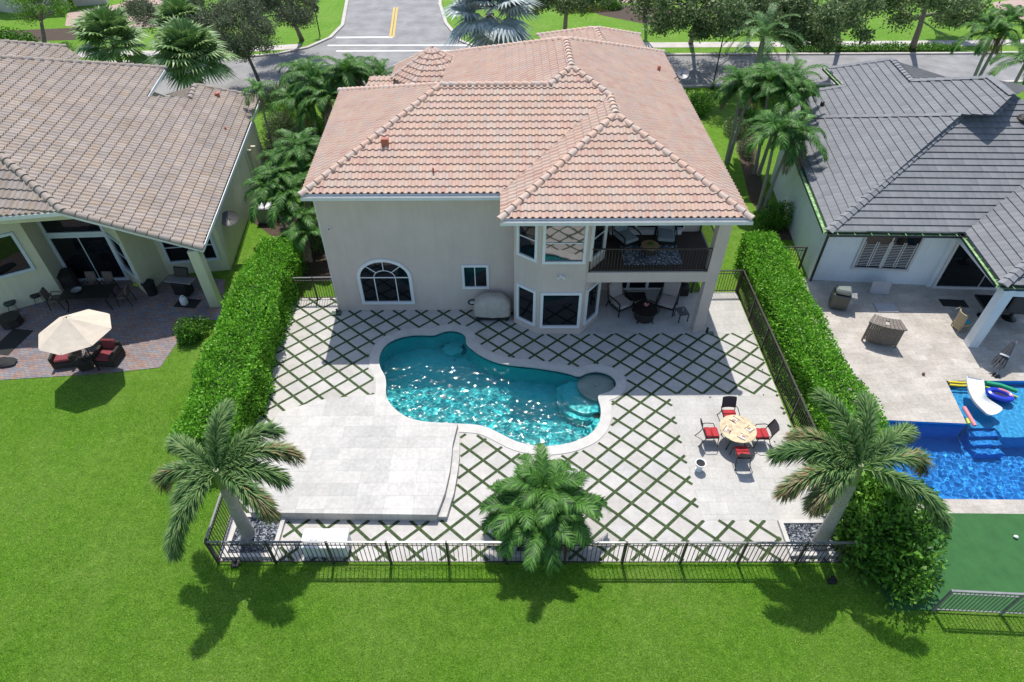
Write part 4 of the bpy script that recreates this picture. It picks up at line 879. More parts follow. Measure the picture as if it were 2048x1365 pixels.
def feather_palm(label, base, stems, seed, L=1.7, nf=11, mat=None, ll=.42, lw=.04, nl=44, name='palm_tree', group=None, rad=.06, hang=.45, droop=2.0, trunkmat=None, el=(.25, 1.25), hi=None):
    """a clump of slim trunks, each with a drooping feather crown"""
    rg = random.Random(seed); t = thing(name, label, 'palm tree', base, group=group); A1 = ([], []); AD = ([], [])
    for si, (dx, dy, h) in enumerate(stems):
        top = Vector((dx, dy, h)); b0 = Vector((dx*.25, dy*.25, -.03))
        ringed([tuple(b0), tuple(b0.lerp(top, .5)+Vector((-dx*.08, -dy*.08, 0))), tuple(top)], [rad*1.4, rad, rad*.8], 7, t, trunkmat or PALMB)
        a0 = rg.uniform(0, 6)
        for i in range(nf):
            az = a0+i*2.399+rg.uniform(-.2, .2); e = el[0]+(el[1]-el[0])*(i/nf)+rg.uniform(-.1, .1)
            frond(A1, top, az, e, L*rg.uniform(.8, 1.1)*(.75+.25*(1-i/nf)), droop*rg.uniform(.8, 1.15), nl, ll, lw, rg, hang=hang)
        for i in range(2): frond(AD, top-Vector((0, 0, .06)), rg.uniform(0, 6.28), -.5, L*.75, 1.0, int(nl*.6), ll*.8, lw*.8, rg, hang=.8)
    mesh_vq('crown', *A1, mat or PALM2, t); mesh_vq('dead_fronds', *AD, DEADF, t); return t
mp = at(1083, 1078)
feather_palm('bushy christmas palm clump leaning over the middle of the front fence', (mp.x, mp.y, 0), [(-.6, .1, 1.5), (.55, .15, 1.6), (-.05, -.35, 1.4), (.05, .5, 1.9)], 11, L=1.8, nf=15, ll=.44, lw=.024, nl=76, rad=.075, droop=2.1, hang=.45, el=(.1, 1.25))
# hedges
hedge('hedge', 'long clipped bright green hedge left of the patio', [(-9.95, 13.0, .95, 1.9), (-10.15, 16, 1.0, 1.95), (-10.35, 20, .95, 2.0), (-10.4, 24.3, .85, 1.95)], .9, 1.95, 44000, seed=2, leaf=.105, lw=.065)
hedge('hedge', 'long clipped bright green hedge right of the patio', [(11.3, 12.6, .85, 2.1), (11.35, 17, .85, 1.95), (11.35, 21, .85, 1.9), (11.4, 24.4, .8, 1.9)], .9, 1.9, 42000, seed=4, leaf=.105, lw=.065)
bush('big dark glossy ficus bush at the right end of the front fence', 11.2, 10.0, 1.7, 2.2, 3.2, 30000, LEAFD, 7, .16, .095, clumps=34, name='ficus_bush', cat='bush')
bush('round dark bush at the corner between the lawn and the brick patio', -13.2, 19.6, .95, .85, .95, 3600, LEAFD, 9, .11, .06, clumps=12)

def bladeM():
    t = NT('grass blades'); g = t.N('NewGeometry'); p = g.outputs['Position']; r = t.math('MULTIPLY', g.outputs['Random Per Island'], .5)
    n = t.math('ADD', t.math('MULTIPLY', t.noise(.28, 4, .6, p), 1.1), t.math('MULTIPLY', t.noise(3.5, 4, .65, p), .9)); v = t.math('ADD', r, t.math('SUBTRACT', n, .75))
    c = t.ramp(v, [(.1, (.11, .28, .012)), (.32, (.22, .49, .03)), (.54, (.37, .66, .065)), (.74, (.55, .7, .17)), (1, (.66, .7, .3))])
    t.L(c, t.b.inputs['Base Color']); t.b.inputs['Roughness'].default_value = .7; t.b.inputs['Specular IOR Level'].default_value = .15
    tr = t.N('BsdfTranslucent'); t.L(c, tr.inputs[0]); mx = t.N('MixShader'); mx.inputs[0].default_value = .4; t.L(t.b.outputs[0], mx.inputs[1]); t.L(tr.outputs[0], mx.inputs[2]); t.L(mx.outputs[0], t.out.inputs[0]); return t.m
BLADE = bladeM()
# short real grass where the lawn is near
def lawn_blades(n, seed=1):
    rg = np.random.default_rng(seed); X = rg.uniform(-24, 14.5, n*2); Y = rg.uniform(4.6, 17.6, n*2)
    ok = ~((X > -9.1) & (Y > 9.3) & (X < 10.4)) & ~((X > 10.2) & (Y > 7.8)); ok &= ~((X < -11.3) & (Y > 17.2+(X+13)*.05)) & ~((X > -11.3) & (X < -8.9) & (Y > 12.2)); ok &= rg.uniform(0, 1, n*2) < np.clip(1.25-.04*Y, .5, 1)
    X, Y = X[ok][:n], Y[ok][:n]; e_ = 9000; X = np.concatenate([X, rg.uniform(-8.8, 10.4, e_)]); Y = np.concatenate([Y, 9.36-np.abs(rg.normal(0, .06, e_))]); m = len(X); a = rg.uniform(0, 6.28, m); h = rg.uniform(.025, .06, m); w_ = rg.uniform(.006, .013, m); l = rg.uniform(0, .045, m); h[-9000:] *= 2.2*(.5+.5*np.sin(X[-9000:]*1.7)**2); b = rg.uniform(0, 6.28, m); z = np.full(m, -.022)
    V = np.stack([np.stack([X-np.cos(a)*w_, Y-np.sin(a)*w_, z], 1), np.stack([X+np.cos(a)*w_, Y+np.sin(a)*w_, z], 1), np.stack([X+np.cos(b)*l, Y+np.sin(b)*l, z+h], 1)], 1).reshape(-1, 3)
    o = mesh_np('grass', V, np.arange(m*3).reshape(-1, 3), BLADE); tag(o, 'short bright green grass blades of the front lawn', 'grass', kind='stuff')
lawn_blades(300000)
# ---------------- fences ----------------
def fence(label, a, b, h=1.2, panel=1.75, sp=.115, mat=FENM, top=None, name='fence', post=.07, fz=-.05):
    a = Vector((*a, 0)); b = Vector((*b, 0)); L = (b-a).length; t = thing(name, label, 'fence', a); d = (b-a)
    n = max(1, round(L/panel)); mb = MB(); mb.bar((0, 0, h), (d.x, d.y, h), .055, .04); mb.build('top_rail', top or mat, t)
    mb = MB(); mb.bar((0, 0, .1), (d.x, d.y, .1), .03); mb.bar((0, 0, h-.16), (d.x, d.y, h-.16), .03); mb.build('lower_rail', mat, t)
    mb = MB(); k = int(L/sp)
    for i in range(k):
        p = d*((i+.5)/k); mb.box(p.x-.009, p.x+.009, p.y-.009, p.y+.009, .05, h-.02)
    mb.build('pickets', mat, t)
    for i in range(n+1): p = d*(i/n); m2 = MB(); m2.rbox(p.x-post/2, p.x+post/2, p.y-post/2, p.y+post/2, fz, h+.03, .008); m2.build('post', mat, t)
    return t
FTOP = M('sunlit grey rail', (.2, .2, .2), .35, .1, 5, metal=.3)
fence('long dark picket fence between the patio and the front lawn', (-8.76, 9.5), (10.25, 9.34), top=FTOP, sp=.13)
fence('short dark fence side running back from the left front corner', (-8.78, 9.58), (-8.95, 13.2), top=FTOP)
fence('dark picket fence in front of the right hedge', (10.22, 9.45), (10.3, 22.4))
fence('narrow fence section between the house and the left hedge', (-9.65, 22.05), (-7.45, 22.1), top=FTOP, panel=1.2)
fence('narrow fence section between the porch and the right hedge', (8.2, 22.42), (10.25, 22.45), panel=2)
f0, f1 = at(1865, 1222), at(2130, 1236)
fence('grey picket fence in front of the artificial putting lawn', (f0.x, f0.y), (f1.x+2, f1.y-.1), top=GREYM, mat=GREYM)
fence('small gate fence between the right hedge and the white house', (12.4, 24.3), (13.7, 24.2), panel=1.3)
# gravel beds
GRAV = NT('blue-black gravel'); _v = GRAV.N('TexVoronoi'); _v.inputs['Scale'].default_value = 22; GRAV.L(GRAV.co(), _v.inputs['Vector'])
_s = GRAV.N('SeparateColor'); GRAV.L(_v.outputs['Color'], _s.inputs[0])
GRAV.L(GRAV.ramp(_s.outputs[0], [(.2, (.03, .036, .046)), (.55, (.14, .155, .19)), (.85, (.45, .48, .52))]), GRAV.b.inputs['Base Color']); GRAV.b.inputs['Roughness'].default_value = .4
GRAV.bump(_v.outputs['Distance'], 1, .05); GRAV = GRAV.m
for lb, (x0, x1, y0, y1) in (('stone edged bed of blue-black gravel under the left palm', (-8.68, -7.1, 9.62, 11.12)), ('stone edged bed of blue-black gravel under the right palm', (8.42, 10.12, 9.55, 10.78)), ('stone edged bed of dark gravel under the middle palm clump', (.06, 1.7, 9.62, 10.7))):
    t = thing('planter_bed', lb, 'planter', (x0, y0, 0)); X, Y = x1-x0, y1-y0; mb = MB(); w_ = .13
    mb.box(0, X, 0, w_, 0, .12); mb.box(0, X, Y-w_, Y, 0, .12); mb.box(0, w_, w_+.001, Y-w_-.001, 0, .119); mb.box(X-w_, X, w_+.001, Y-w_-.001, 0, .119)
    mb.build('stone_border', COPE, t); rg = random.Random(4)
    MB().box(w_, X-w_, w_, Y-w_, 0, .06).build('gravel', GRAV, t); mb = MB()
    for i in range(900):
        p = (rg.uniform(w_, X-w_), rg.uniform(w_, Y-w_)); s_ = rg.uniform(.012, .028); mb.ell((*p, .065), (s_, s_*rg.uniform(.6, 1), s_*.6), 5, 3)
    g_ = mb.build('loose_stones', GRAV, t); g_['kind'] = 'stuff'
# ---------------- furniture ----------------
RED = M('red cushion fabric', (.42, .028, .035), .85, .12, 9, .4, 90); MARO = M('faded maroon cushion', (.22, .04, .05), .9, .15, 7, .4, 80)
CUSH = M('taupe cushion fabric', (.42, .37, .35), .9, .08, 8, .4, 90); CUSHB = M('grey-blue cushion fabric', (.24, .28, .31), .9, .1, 8, .4, 90)
SLING = M('charcoal sling fabric', (.05, .048, .055), .7, .1, 30); IRON = M('black cast metal', (.02, .018, .017), .45, .2, 10, metal=.3)
WICK = M('dark wicker', (.025, .02, .018), .7, .3, 60, .8, 120); STONET = M('tan stone table top', (.5, .38, .23), .5, .25, 7, .1, 30, c2=(.6, .48, .3))
PLATE = M('white china', (.75, .75, .74), .25, .03, 3); CANVAS = M('cream umbrella canvas', (.62, .53, .42), .85, .06, 3, .3, 60)
COVER = M('beige grill cover', (.46, .42, .36), .8, .12, 4, .6, 9); WOODG = M('weathered grey teak', (.17, .145, .12), .8, .35, 14, .5, 40)
PLAS = M('white resin', (.74, .74, .74), .4, .04, 3); BLK = M('black rubber', (.015, .015, .015), .8, .2, 6)
def mm(mb, x, y, z=0, rz=0): mb.M = Matrix.Translation((x, y, z)) @ Matrix.Rotation(rz, 4, 'Z'); return mb
def sling_chair(label, x, y, rz, group, cushion=RED):
    """metal sling chair facing local +y"""
    t = thing('patio_chair', label, 'chair', (x, y, .006), rz, group)
    for s in (-1, 1):
        MB().tube([(s*.27, .26, 0), (s*.265, .22, .22), (s*.27, .2, .44), (s*.29, .12, .62), (s*.29, -.18, .64), (s*.26, -.27, .62)], .015, 6).build('armrest', IRON, t, smooth=True)
        MB().tube([(s*.25, -.42, 0), (s*.24, -.3, .2), (s*.24, -.22, .42), (s*.24, -.28, .66), (s*.24, -.4, .95)], .016, 6).build('leg', IRON, t, smooth=True)
    mb = MB()
    for z, y_ in ((.42, -.22), (.42, .22)): mb.tube([(-.25, y_, z), (.25, y_, z)], .013, 6)
    mb.build('stretcher', IRON, t)
    mb = MB(); mb.add([(-.24, -.24, .43), (.24, -.24, .43), (.24, .24, .45), (-.24, .24, .45), (-.24, -.24, .42), (.24, -.24, .42), (.24, .24, .44), (-.24, .24, .44)], [(0,1,2,3),(7,6,5,4),(0,4,5,1),(1,5,6,2),(2,6,7,3),(3,7,4,0)]); mb.build('seat', SLING, t)
    vv = []; K = 5
    for k in range(K+1):
        f = k/K; z = .56+.4*f; y_ = -.25-.16*f
        for s in range(5): u = (s/4-.5)*2; vv.append((u*.24, y_-.04*(1-u*u), z))
    vv += [(a, b-.012, c) for a, b, c in vv]; n = 5*(K+1); ff = []
    for k in range(K):
        for s in range(4): i = k*5+s; ff += [(i, i+1, i+6, i+5), (n+i+5, n+i+6, n+i+1, n+i)]
    for k in range(K): ff += [(k*5, k*5+5, n+k*5+5, n+k*5), (k*5+4, n+k*5+4, n+k*5+9, k*5+9)]
    ff += [(K*5+s, K*5+s+1, n+K*5+s+1, n+K*5+s) for s in range(4)]
    MB().add(vv, ff).build('backrest', SLING, t, smooth=True)
    mb = MB(); mb.rbox(-.23, .23, -.22, .0, .45, .53, .035); mb.rbox(-.23, .23, .0, .25, .45, .525, .035); mb.build('cushion', cushion, t, smooth=True); return t
tc = at(1476, 858, .74); TX, TY = tc.x, tc.y
t = thing('round_table', 'round tan stone topped dining table set for four on the patio', 'table', (TX, TY, .006))
MB().lathe([(.02, .715), (.6, .715), (.625, .73), (.625, .745), (.61, .755), (.02, .755)], n=48).build('tabletop', STONET, t)
for i in range(4):
    a = R(45+90*i); MB().tube([(math.cos(a)*.3, math.sin(a)*.3, .72), (math.cos(a)*.34, math.sin(a)*.34, .4), (math.cos(a)*.48, math.sin(a)*.48, 0)], .022, 6).build('leg', IRON, t)
MB().lathe([(.3, .35), (.32, .35), (.32, .37), (.3, .37)], n=24).build('brace', IRON, t)
for i, (dx, dy, rz, lb) in enumerate(((0, .86, math.pi, 'red cushioned chair at the far side of the round table'), (0, -.8, 0, 'red cushioned chair with its back to the lawn, nearest the fence'), (-.86, .05, -math.pi/2, 'red cushioned chair left of the round table'), (.88, .0, math.pi/2, 'red cushioned chair right of the round table by the hedge fence'))):
    sling_chair(lb, TX+dx, TY+dy, rz, 'chairs at the round dining table')
NAP = M('rust coloured napkin', (.45, .2, .1), .8, .3, 15, c2=(.6, .35, .2))
for i, (a, lb) in enumerate(((95, 'far'), (190, 'left'), (-5, 'right'), (-80, 'near'))):
    t = thing('place_setting', 'white square plate with napkin and cutlery at the %s side of the round table' % lb, 'plate', (TX+.38*math.cos(R(a)), TY+.38*math.sin(R(a)), .762), R(a+40), 'place settings on the round table')
    MB().rbox(-.09, .09, -.09, .09, 0, .018, .008).build('plate', PLATE, t); mb = MB(); mb.rbox(-.05, .06, -.02, .09, .02, .045, .01); mb.build('napkin', NAP, t)
    mb = MB(); mb.box(-.16, .13, -.125, -.11, 0, .008); mb.box(-.14, .14, .105, .118, 0, .008); mb.build('cutlery', IRON, t)
t = thing('urn_planter', 'small white pedestal urn standing alone on the dining paving', 'urn', tuple(at(1397, 940, .006)))
MB().lathe([(.11, 0), (.12, .03), (.07, .07), (.06, .12), (.12, .2), (.155, .3), (.165, .34), (.19, .37), (.185, .395), (.15, .39), (.145, .34)], n=24, cap=False).build('bowl', PLAS, t, smooth=True)
MB().lathe([(.001, .345), (.145, .345)], n=20, cap=False).build('soil', BLK, t)
b0 = at(652, 1118)
t = thing('storage_box', 'white deck storage box behind the front fence', 'storage box', (b0.x, 9.95, 0))
MB().rbox(-.66, .66, -.3, .3, 0, .52, .02).build('box_body', PLAS, t); MB().rbox(-.69, .69, -.33, .33, .523, .6, .02).build('lid', PLAS, t)
mb = MB(); [mb.box(-.6+i*.24, -.59+i*.24, -.335, .335, .601, .606) for i in range(6)]; mb.build('lid_ribs', PLAS, t)
# covered grill and hose reel by the plain wall
g = at(990, 622)
t = thing('covered_grill', 'barbecue grill under a beige fabric cover against the beige wall', 'grill', (-.72, 20.78, 0))
rg = random.Random(3); mb = MB(); K = 24
prof = [(.78, .37, .28), (.78, .37, .6), (.76, .36, .82), (.72, .33, .9), (.52, .27, 1.14), (.42, .2, 1.2), (.02, .02, 1.21)]; vv = []
for i, (ax, ay, z) in enumerate(prof):
    for k in range(K):
        a = 2*math.pi*k/K; c_, s_ = math.cos(a), math.sin(a); q = (abs(c_)**5+abs(s_)**5)**-.2; j = 1+rg.uniform(-.025, .025)
        vv.append((ax*q*c_*j, ay*q*s_*j, z+rg.uniform(-.01, .01)+(.04*abs(c_) if i == 0 else 0)))
mb.add(vv, [(i*K+k, i*K+(k+1) % K, (i+1)*K+(k+1) % K, (i+1)*K+k) for i in range(len(prof)-1) for k in range(K)]); mb.build('cover', COVER, t, smooth=True)
mb = MB(); mb.rbox(-.7, .7, -.3, .3, .08, .34, .02); mb.build('cart', BLK, t)
for s in (-1, 1): MB().lathe([(.06, -.02), (.06, .02)], (s*.6, -.25, .06), 10).build('wheel', BLK, t)
t = thing('hose_reel', 'round white hose holder with a black hose on the beige wall', 'hose reel', (-1.6, 21.26, .45))
mb = MB(); mb.tube([(.17*math.cos(a), 0, .13*math.sin(a)) for a in np.linspace(0, 2*math.pi, 20)], .025, 6); mb.build('hose', BLK, t)
MB().box(-.09, .09, -.05, .03, -.05, .05).build('bracket', PLAS, t)
mb = MB(); mb.tube([(.15, -.02, -.05), (.3, -.03, -.3), (.5, -.05, -.2), (.62, -.03, -.02)], .012, 6); mb.build('hose', BLK, t)
def arm_chair(label, x, y, z, rz, cush, group, w_=.66, high=.62, iron=IRON):
    """deep seat metal armchair with thick cushions, facing local +y"""
    t = thing('armchair', label, 'armchair', (x, y, z), rz, group, 1.18)
    for s in (-1, 1):
        MB().tube([(s*w_/2, .33, 0), (s*w_/2, .32, .35), (s*w_/2, .3, .56), (s*w_/2, .1, .6), (s*w_/2, -.3, .58)], .026, 6).build('armrest', iron, t, smooth=True)
        MB().tube([(s*w_/2, -.42, 0), (s*w_/2, -.34, .3), (s*w_/2, -.4, .6), (s*w_/2*.9, -.52, .35+high)], .024, 6).build('leg', iron, t, smooth=True)
    mb = MB(); mb.bar((-w_/2, .3, .26), (w_/2, .3, .26), .03, .05); mb.bar((-w_/2, -.32, .26), (w_/2, -.32, .26), .03, .05); mb.bar((-w_/2, .3, .26), (-w_/2, -.32, .26), .03, .05); mb.bar((w_/2, .3, .26), (w_/2, -.32, .26), .03, .05); mb.build('seat_frame', iron, t)
    mb = MB(); mb.rbox(-w_/2+.04, w_/2-.04, -.3, .33, .29, .43, .045); mb.build('seat_cushion', cush, t, smooth=True)
    mb = MB(); mb.M = Matrix.Translation((0, -.33, .4)) @ Matrix.Rotation(R(14), 4, 'X'); mb.rbox(-w_/2+.04, w_/2-.04, -.07, .07, 0, high, .045); mb.build('back_cushion', cush, t, smooth=True)
    for z_ in (.1, .3, .5):
        pass
    return t
p = at(1232, 612); arm_chair('taupe cushioned porch armchair left of the round fire table', 4.85, 21.25, .006, R(-150), CUSH, 'armchairs under the porch')
arm_chair('taupe cushioned porch armchair right of the round fire table', 6.85, 21.3, .006, R(155), CUSH, 'armchairs under the porch')
t = thing('fire_table', 'round black fire table between the two porch armchairs', 'fire table', (5.78, 20.65, .006))
MB().lathe([(.4, .05), (.42, .1), (.42, .5), (.52, .53)], n=28).build('body', WICK, t, smooth=True)
MB().lathe([(.02, .55), (.5, .55), (.5, .58), (.02, .58)], n=36).build('tabletop', IRON, t)
mb = MB(); mb.tube([(.58*math.cos(a), .58*math.sin(a), .58) for a in np.linspace(0, 2*math.pi, 40)], .02, 6)
for i in range(12): a = i*math.pi/6; mb.bar((.5*math.cos(a), .5*math.sin(a), .57), (.58*math.cos(a), .58*math.sin(a), .58), .02)
mb.build('rim', IRON, t)
for i in range(4): a = R(45+90*i); MB().tube([(.4*math.cos(a), .4*math.sin(a), .15), (.48*math.cos(a), .48*math.sin(a), 0)], .025, 6).build('leg', IRON, t)
t = thing('flower_bowl', 'small bowl of red and pink flowers on the black fire table', 'flowers', (5.82, 20.73, .588))
MB().lathe([(.04, 0), (.07, .05), (.07, .06)], n=12).build('bowl', IRON, t); mb = MB(); rg = random.Random(2)
for i in range(16): mb.ell((rg.uniform(-.09, .09), rg.uniform(-.08, .08), .09+rg.uniform(0, .05)), (.032, .032, .025), 6, 4)
mb.build('flowers', M('red petals', (.6, .04, .05), .6, .4, 30, c2=(.8, .35, .35)), t)
DGL = M('slatted dark table', (.07, .075, .08), .4, .2, 5)
t = thing('side_table', 'small slatted dark side table beside the porch column', 'side table', (7.36, 20.6, .006), R(12))
mb = MB(); [mb.box(-.22+i*.065, -.17+i*.065, -.25, .25, .43, .45) for i in range(7)]; mb.bar((-.22, -.25, .43), (.22, -.25, .43), .03); mb.bar((-.22, .25, .43), (.22, .25, .43), .03); mb.build('tabletop', DGL, t)
for sx in (-1, 1):
    for sy in (-1, 1): MB().bar((sx*.2, sy*.23, 0), (sx*.2, sy*.23, .43), .03).build('leg', IRON, t)
t = thing('lantern', 'little grey lantern standing on the slatted side table', 'lantern', (7.38, 20.6, .458))
MB().lathe([(.05, 0), (.05, .02), (.03, .05), (.05, .09), (.02, .16)], n=10).build('body', GREYM, t)
def mat_(label, x, y, w_, d_, z, rz=0, m_=BLK):
    t = MB(); o = t.box(-w_/2, w_/2, -d_/2, d_/2, 0, .015).build('door_mat', m_); o.location = (x, y, z); o.rotation_euler = (0, 0, rz); return tag(o, label, 'mat')
mat_('dark door mat behind the fire table at the porch slider', 5.65, 22.15, .95, .6, .006)
t = thing('broom', 'blue dustpan and broom leaning on the back wall of the porch', 'broom', (7.3, 22.45, .006))
MB().tube([(0, -.15, .1), (.02, .12, 1.3)], .012, 6).build('handle', PLAS, t); MB().box(-.16, .02, -.22, -.1, 0, .42).build('dustpan', M('blue plastic', (.03, .06, .16), .5, .1, 4), t)
t = thing('crate', 'dark box on the floor in the back corner of the porch', 'box', (7.82, 22.35, .006)); mb = MB(); mb.rbox(-.25, .2, -.2, .2, 0, .4, .02); mb.build('box_body', WICK, t); MB().rbox(-.26, .21, -.21, .21, .402, .44, .01).build('lid', IRON, t)
# small things by the column: green lamp
t = thing('spike_light', 'small dark spotlight at the foot of the porch column', 'spotlight', (8.28, 19.72, .006)); MB().lathe([(.05, 0), (.05, .2), (.06, .24)], n=10).build('lamp_head', BLK, t); MB().box(-.05, .28, -.12, .05, 0, .02).build('base_plate', M('green plastic', (.04, .1, .06), .5), t)
t = thing('spike_light', 'small green spotlight at the left corner of the beige wall', 'spotlight', (-7.5, 21.15, .006)); MB().box(-.22, .2, -.22, .02, 0, .06).build('base_plate', M('green plastic dark', (.03, .07, .045), .5), t); MB().lathe([(.04, 0), (.04, .18)], (.0, .0, 0), 8).build('lamp_head', BLK, t)
# upper balcony
BZ = 3.1
arm_chair('grey-blue cushioned balcony armchair on the left of the rug', 4.75, 21.6, BZ, R(-150), CUSHB, 'armchairs on the balcony')
arm_chair('grey-blue cushioned balcony armchair on the right of the rug', 6.35, 21.7, BZ, R(172), CUSHB, 'armchairs on the balcony')
RUG = NT('blue flower rug'); _v = RUG.N('TexVoronoi'); _v.inputs['Scale'].default_value = 3.2; RUG.L(RUG.co(), _v.inputs['Vector']); _w = RUG.N('TexVoronoi', feature='DISTANCE_TO_EDGE'); _w.inputs['Scale'].default_value = 6; RUG.L(RUG.co(), _w.inputs['Vector'])
_m = RUG.math('SINE', RUG.math('MULTIPLY', _v.outputs['Distance'], 45)); RUG.L(RUG.mix(RUG.math('GREATER_THAN', _m, .1), RUG.ramp(_w.outputs[0], [(.08, (.03, .06, .1)), (.12, (.5, .56, .62))]), (.05, .08, .12)), RUG.b.inputs['Base Color']); RUG.b.inputs['Roughness'].default_value = .95
o = MB().box(-1.15, 1.15, -.72, .62, 0, .012).build('rug', RUG.m); o.location = (5.68, 21.0, BZ); tag(o, 'blue and white flower patterned rug on the balcony floor', 'rug')
t = thing('ottoman', 'round dark ottoman table on the balcony rug', 'ottoman', (5.62, 21.05, BZ+.014)); MB().lathe([(.2, 0), (.34, .12), (.34, .3), (.3, .36)], n=24).build('base', WICK, t, smooth=True); MB().lathe([(.02, .362), (.36, .362), (.36, .39), (.02, .39)], n=28).build('tray', M('woven tan tray', (.3, .2, .1), .8, .3, 30), t)
b_ = bush('small green plant in the tray on the balcony table', 5.64, 21.1, .13, .13, .12, 260, LEAFB, 3, .05, .03, clumps=4, name='potted_plant', cat='plant', z0=BZ+.405)
# ---------------- yellow house patio ----------------
def umbrella_open(label, x, y, z, r, rz):
    t = thing('patio_umbrella', label, 'umbrella', (x, y, 0), rz); n = 8; mb = MB()
    hem = [(r*math.cos(2*math.pi*i/n), r*math.sin(2*math.pi*i/n), z) for i in range(n)]; K = 5; vv = []
    for k in range(K+1):
        f = k/K
        for i in range(n):
            for h_ in (0, .5):
                a = 2*math.pi*(i+h_)/n; rr = r*(math.cos(math.pi/n) if h_ else 1)*(.12+.88*f); vv.append((rr*math.cos(a), rr*math.sin(a), z+.62*(1-f)**1.0-(0.03*math.sin(math.pi*f) if h_ else 0)))
    m = 2*n; mb.add(vv, [(k*m+i, (k+1)*m+i, (k+1)*m+(i+1) % m, k*m+(i+1) % m) for k in range(K) for i in range(m)]); mb.build('canopy', CANVAS, t)
    mb = MB(); mb.lathe([(r*.17, z+.56), (r*.05, z+.66), (.02, z+.68)], n=16, cap=False); mb.build('vent_cap', CANVAS, t)
    MB().tube([(0, 0, 0), (0, 0, z+.7)], .025, 8).build('pole', IRON, t); mb = MB()
    for i in range(n): mb.tube([(0, 0, z+.55), hem[i]], .01, 4)
    for i in range(n): mb.tube([(0, 0, z-.2), tuple(c*.5 for c in hem[i][:2])+(z+.3,)], .009, 4)
    mb.build('ribs', IRON, t); return t
um = at(148, 655, 2.25); umbrella_open('open cream patio umbrella beside the red lounge chairs', um.x-.05, um.y, 2.05, 1.3, R(6))
def lounge(label, x, y, rz, group=None):
    t = thing('lounge_chair', label, 'lounge chair', (x, y, 0), rz, group); mb = MB()
    mb.rbox(-.42, .42, -.4, .4, .04, .3, .03); mb.rbox(-.42, -.3, -.4, .4, .3, .58, .03); mb.rbox(.3, .42, -.4, .4, .3, .58, .03); mb.rbox(-.42, .42, -.46, -.34, .04, .72, .03); mb.build('wicker_frame', WICK, t)
    MB().rbox(-.29, .29, -.3, .38, .31, .44, .04).build('seat_cushion', MARO, t, smooth=True)
    mb = MB(); mb.M = Matrix.Translation((0, -.31, .42)) @ Matrix.Rotation(R(10), 4, 'X'); mb.rbox(-.29, .29, -.05, .07, 0, .42, .04); mb.build('back_cushion', MARO, t, smooth=True); return t
p = at(137, 724); lounge('wicker lounge chair with maroon cushions half under the umbrella', p.x, p.y, R(192), 'wicker lounge chairs')
p = at(222, 722); lounge('wicker lounge chair with maroon cushions right of the dried potted plant', p.x, p.y, R(176), 'wicker lounge chairs')
p = at(176, 735); t = thing('potted_plant', 'dried bare plant in a dark square pot between the lounge chairs', 'plant pot', tuple(p), R(20))
MB().add([(-.2, -.2, 0), (.2, -.2, 0), (.2, .2, 0), (-.2, .2, 0), (-.27, -.27, .42), (.27, -.27, .42), (.27, .27, .42), (-.27, .27, .42)], [(3,2,1,0),(4,5,6,7),(0,1,5,4),(1,2,6,5),(2,3,7,6),(3,0,4,7)]).build('pot', WICK, t)
mb = MB(); rg = random.Random(5)
for i in range(46):
    a = rg.uniform(0, 6.28); e = rg.uniform(.4, 1.3); l = rg.uniform(.35, .75); mb.tube([(0, 0, .4), (math.cos(a)*l*.5, math.sin(a)*l*.5, .42+l*e*.6), (math.cos(a)*l*1.1, math.sin(a)*l*1.1, .36+l*e*.7)], [.008, .006, .003], 4)
mb.build('stems', M('dry brown stems', (.09, .075, .055), .9, .3, 20), t)
p = at(190, 690); t = thing('side_table', 'small round glass table with pool toys by the umbrella pole', 'side table', (p.x+.1, p.y+.1, 0)); MB().lathe([(.02, .42), (.34, .42), (.34, .45), (.02, .45)], n=24).build('tabletop', GLASS, t)
for i in range(3): a = i*2.1; MB().tube([(math.cos(a)*.25, math.sin(a)*.25, .42), (math.cos(a)*.3, math.sin(a)*.3, 0)], .015, 6).build('leg', IRON, t)
def blob(name, label, cat, x, y, z, r, m_, seed=1):
    rg = random.Random(seed); t = MB(); t.ell((0, 0, 0), r, 14, 8); t.v = [(a*(1+rg.uniform(-.12, .12)), b*(1+rg.uniform(-.12, .12)), c*(1+rg.uniform(-.1, .1))) for a, b, c in t.v]; o = t.build(name, m_, None, smooth=True); o.location = (x, y, z); return tag(o, label, cat)
blob('towel', 'crumpled lime green towel on the round glass table', 'towel', p.x+.15, p.y+.05, .51, (.26, .16, .06), M('lime cloth', (.25, .42, .12), .9, .2, 8), 4)
blob('towel', 'crumpled light blue towel on the round glass table', 'towel', p.x+.1, p.y+.3, .51, (.2, .13, .06), M('light blue cloth', (.1, .35, .55), .9, .2, 8), 6)
def iron_chair(label, x, y, rz, group='iron dining chairs of the yellow house', STR=M('striped brown fabric', (.13, .1, .08), .9, .5, 18)):
    t = thing('dining_chair', label, 'chair', (x, y, 0), rz, group)
    for s in (-1, 1): MB().tube([(s*.24, .25, 0), (s*.25, .2, .4), (s*.27, .15, .62), (s*.27, -.2, .64), (s*.24, -.25, .42), (s*.22, -.32, 0)], .02, 6).build('leg', IRON, t, smooth=True)
    MB().rbox(-.24, .24, -.22, .24, .4, .5, .03).build('seat_cushion', STR, t, smooth=True); mb = MB(); mb.M = Matrix.Translation((0, -.24, .5)) @ Matrix.Rotation(R(12), 4, 'X'); mb.rbox(-.23, .23, -.04, .04, 0, .5, .03); mb.build('back_cushion', STR, t, smooth=True); return t
p = at(188, 612); t = thing('dining_table', 'dark rectangular cast iron dining table in the porch shade', 'table', (p.x, p.y+.05, 0), R(4))
MB().rbox(-1.05, 1.05, -.5, .5, .7, .74, .015).build('tabletop', IRON, t)
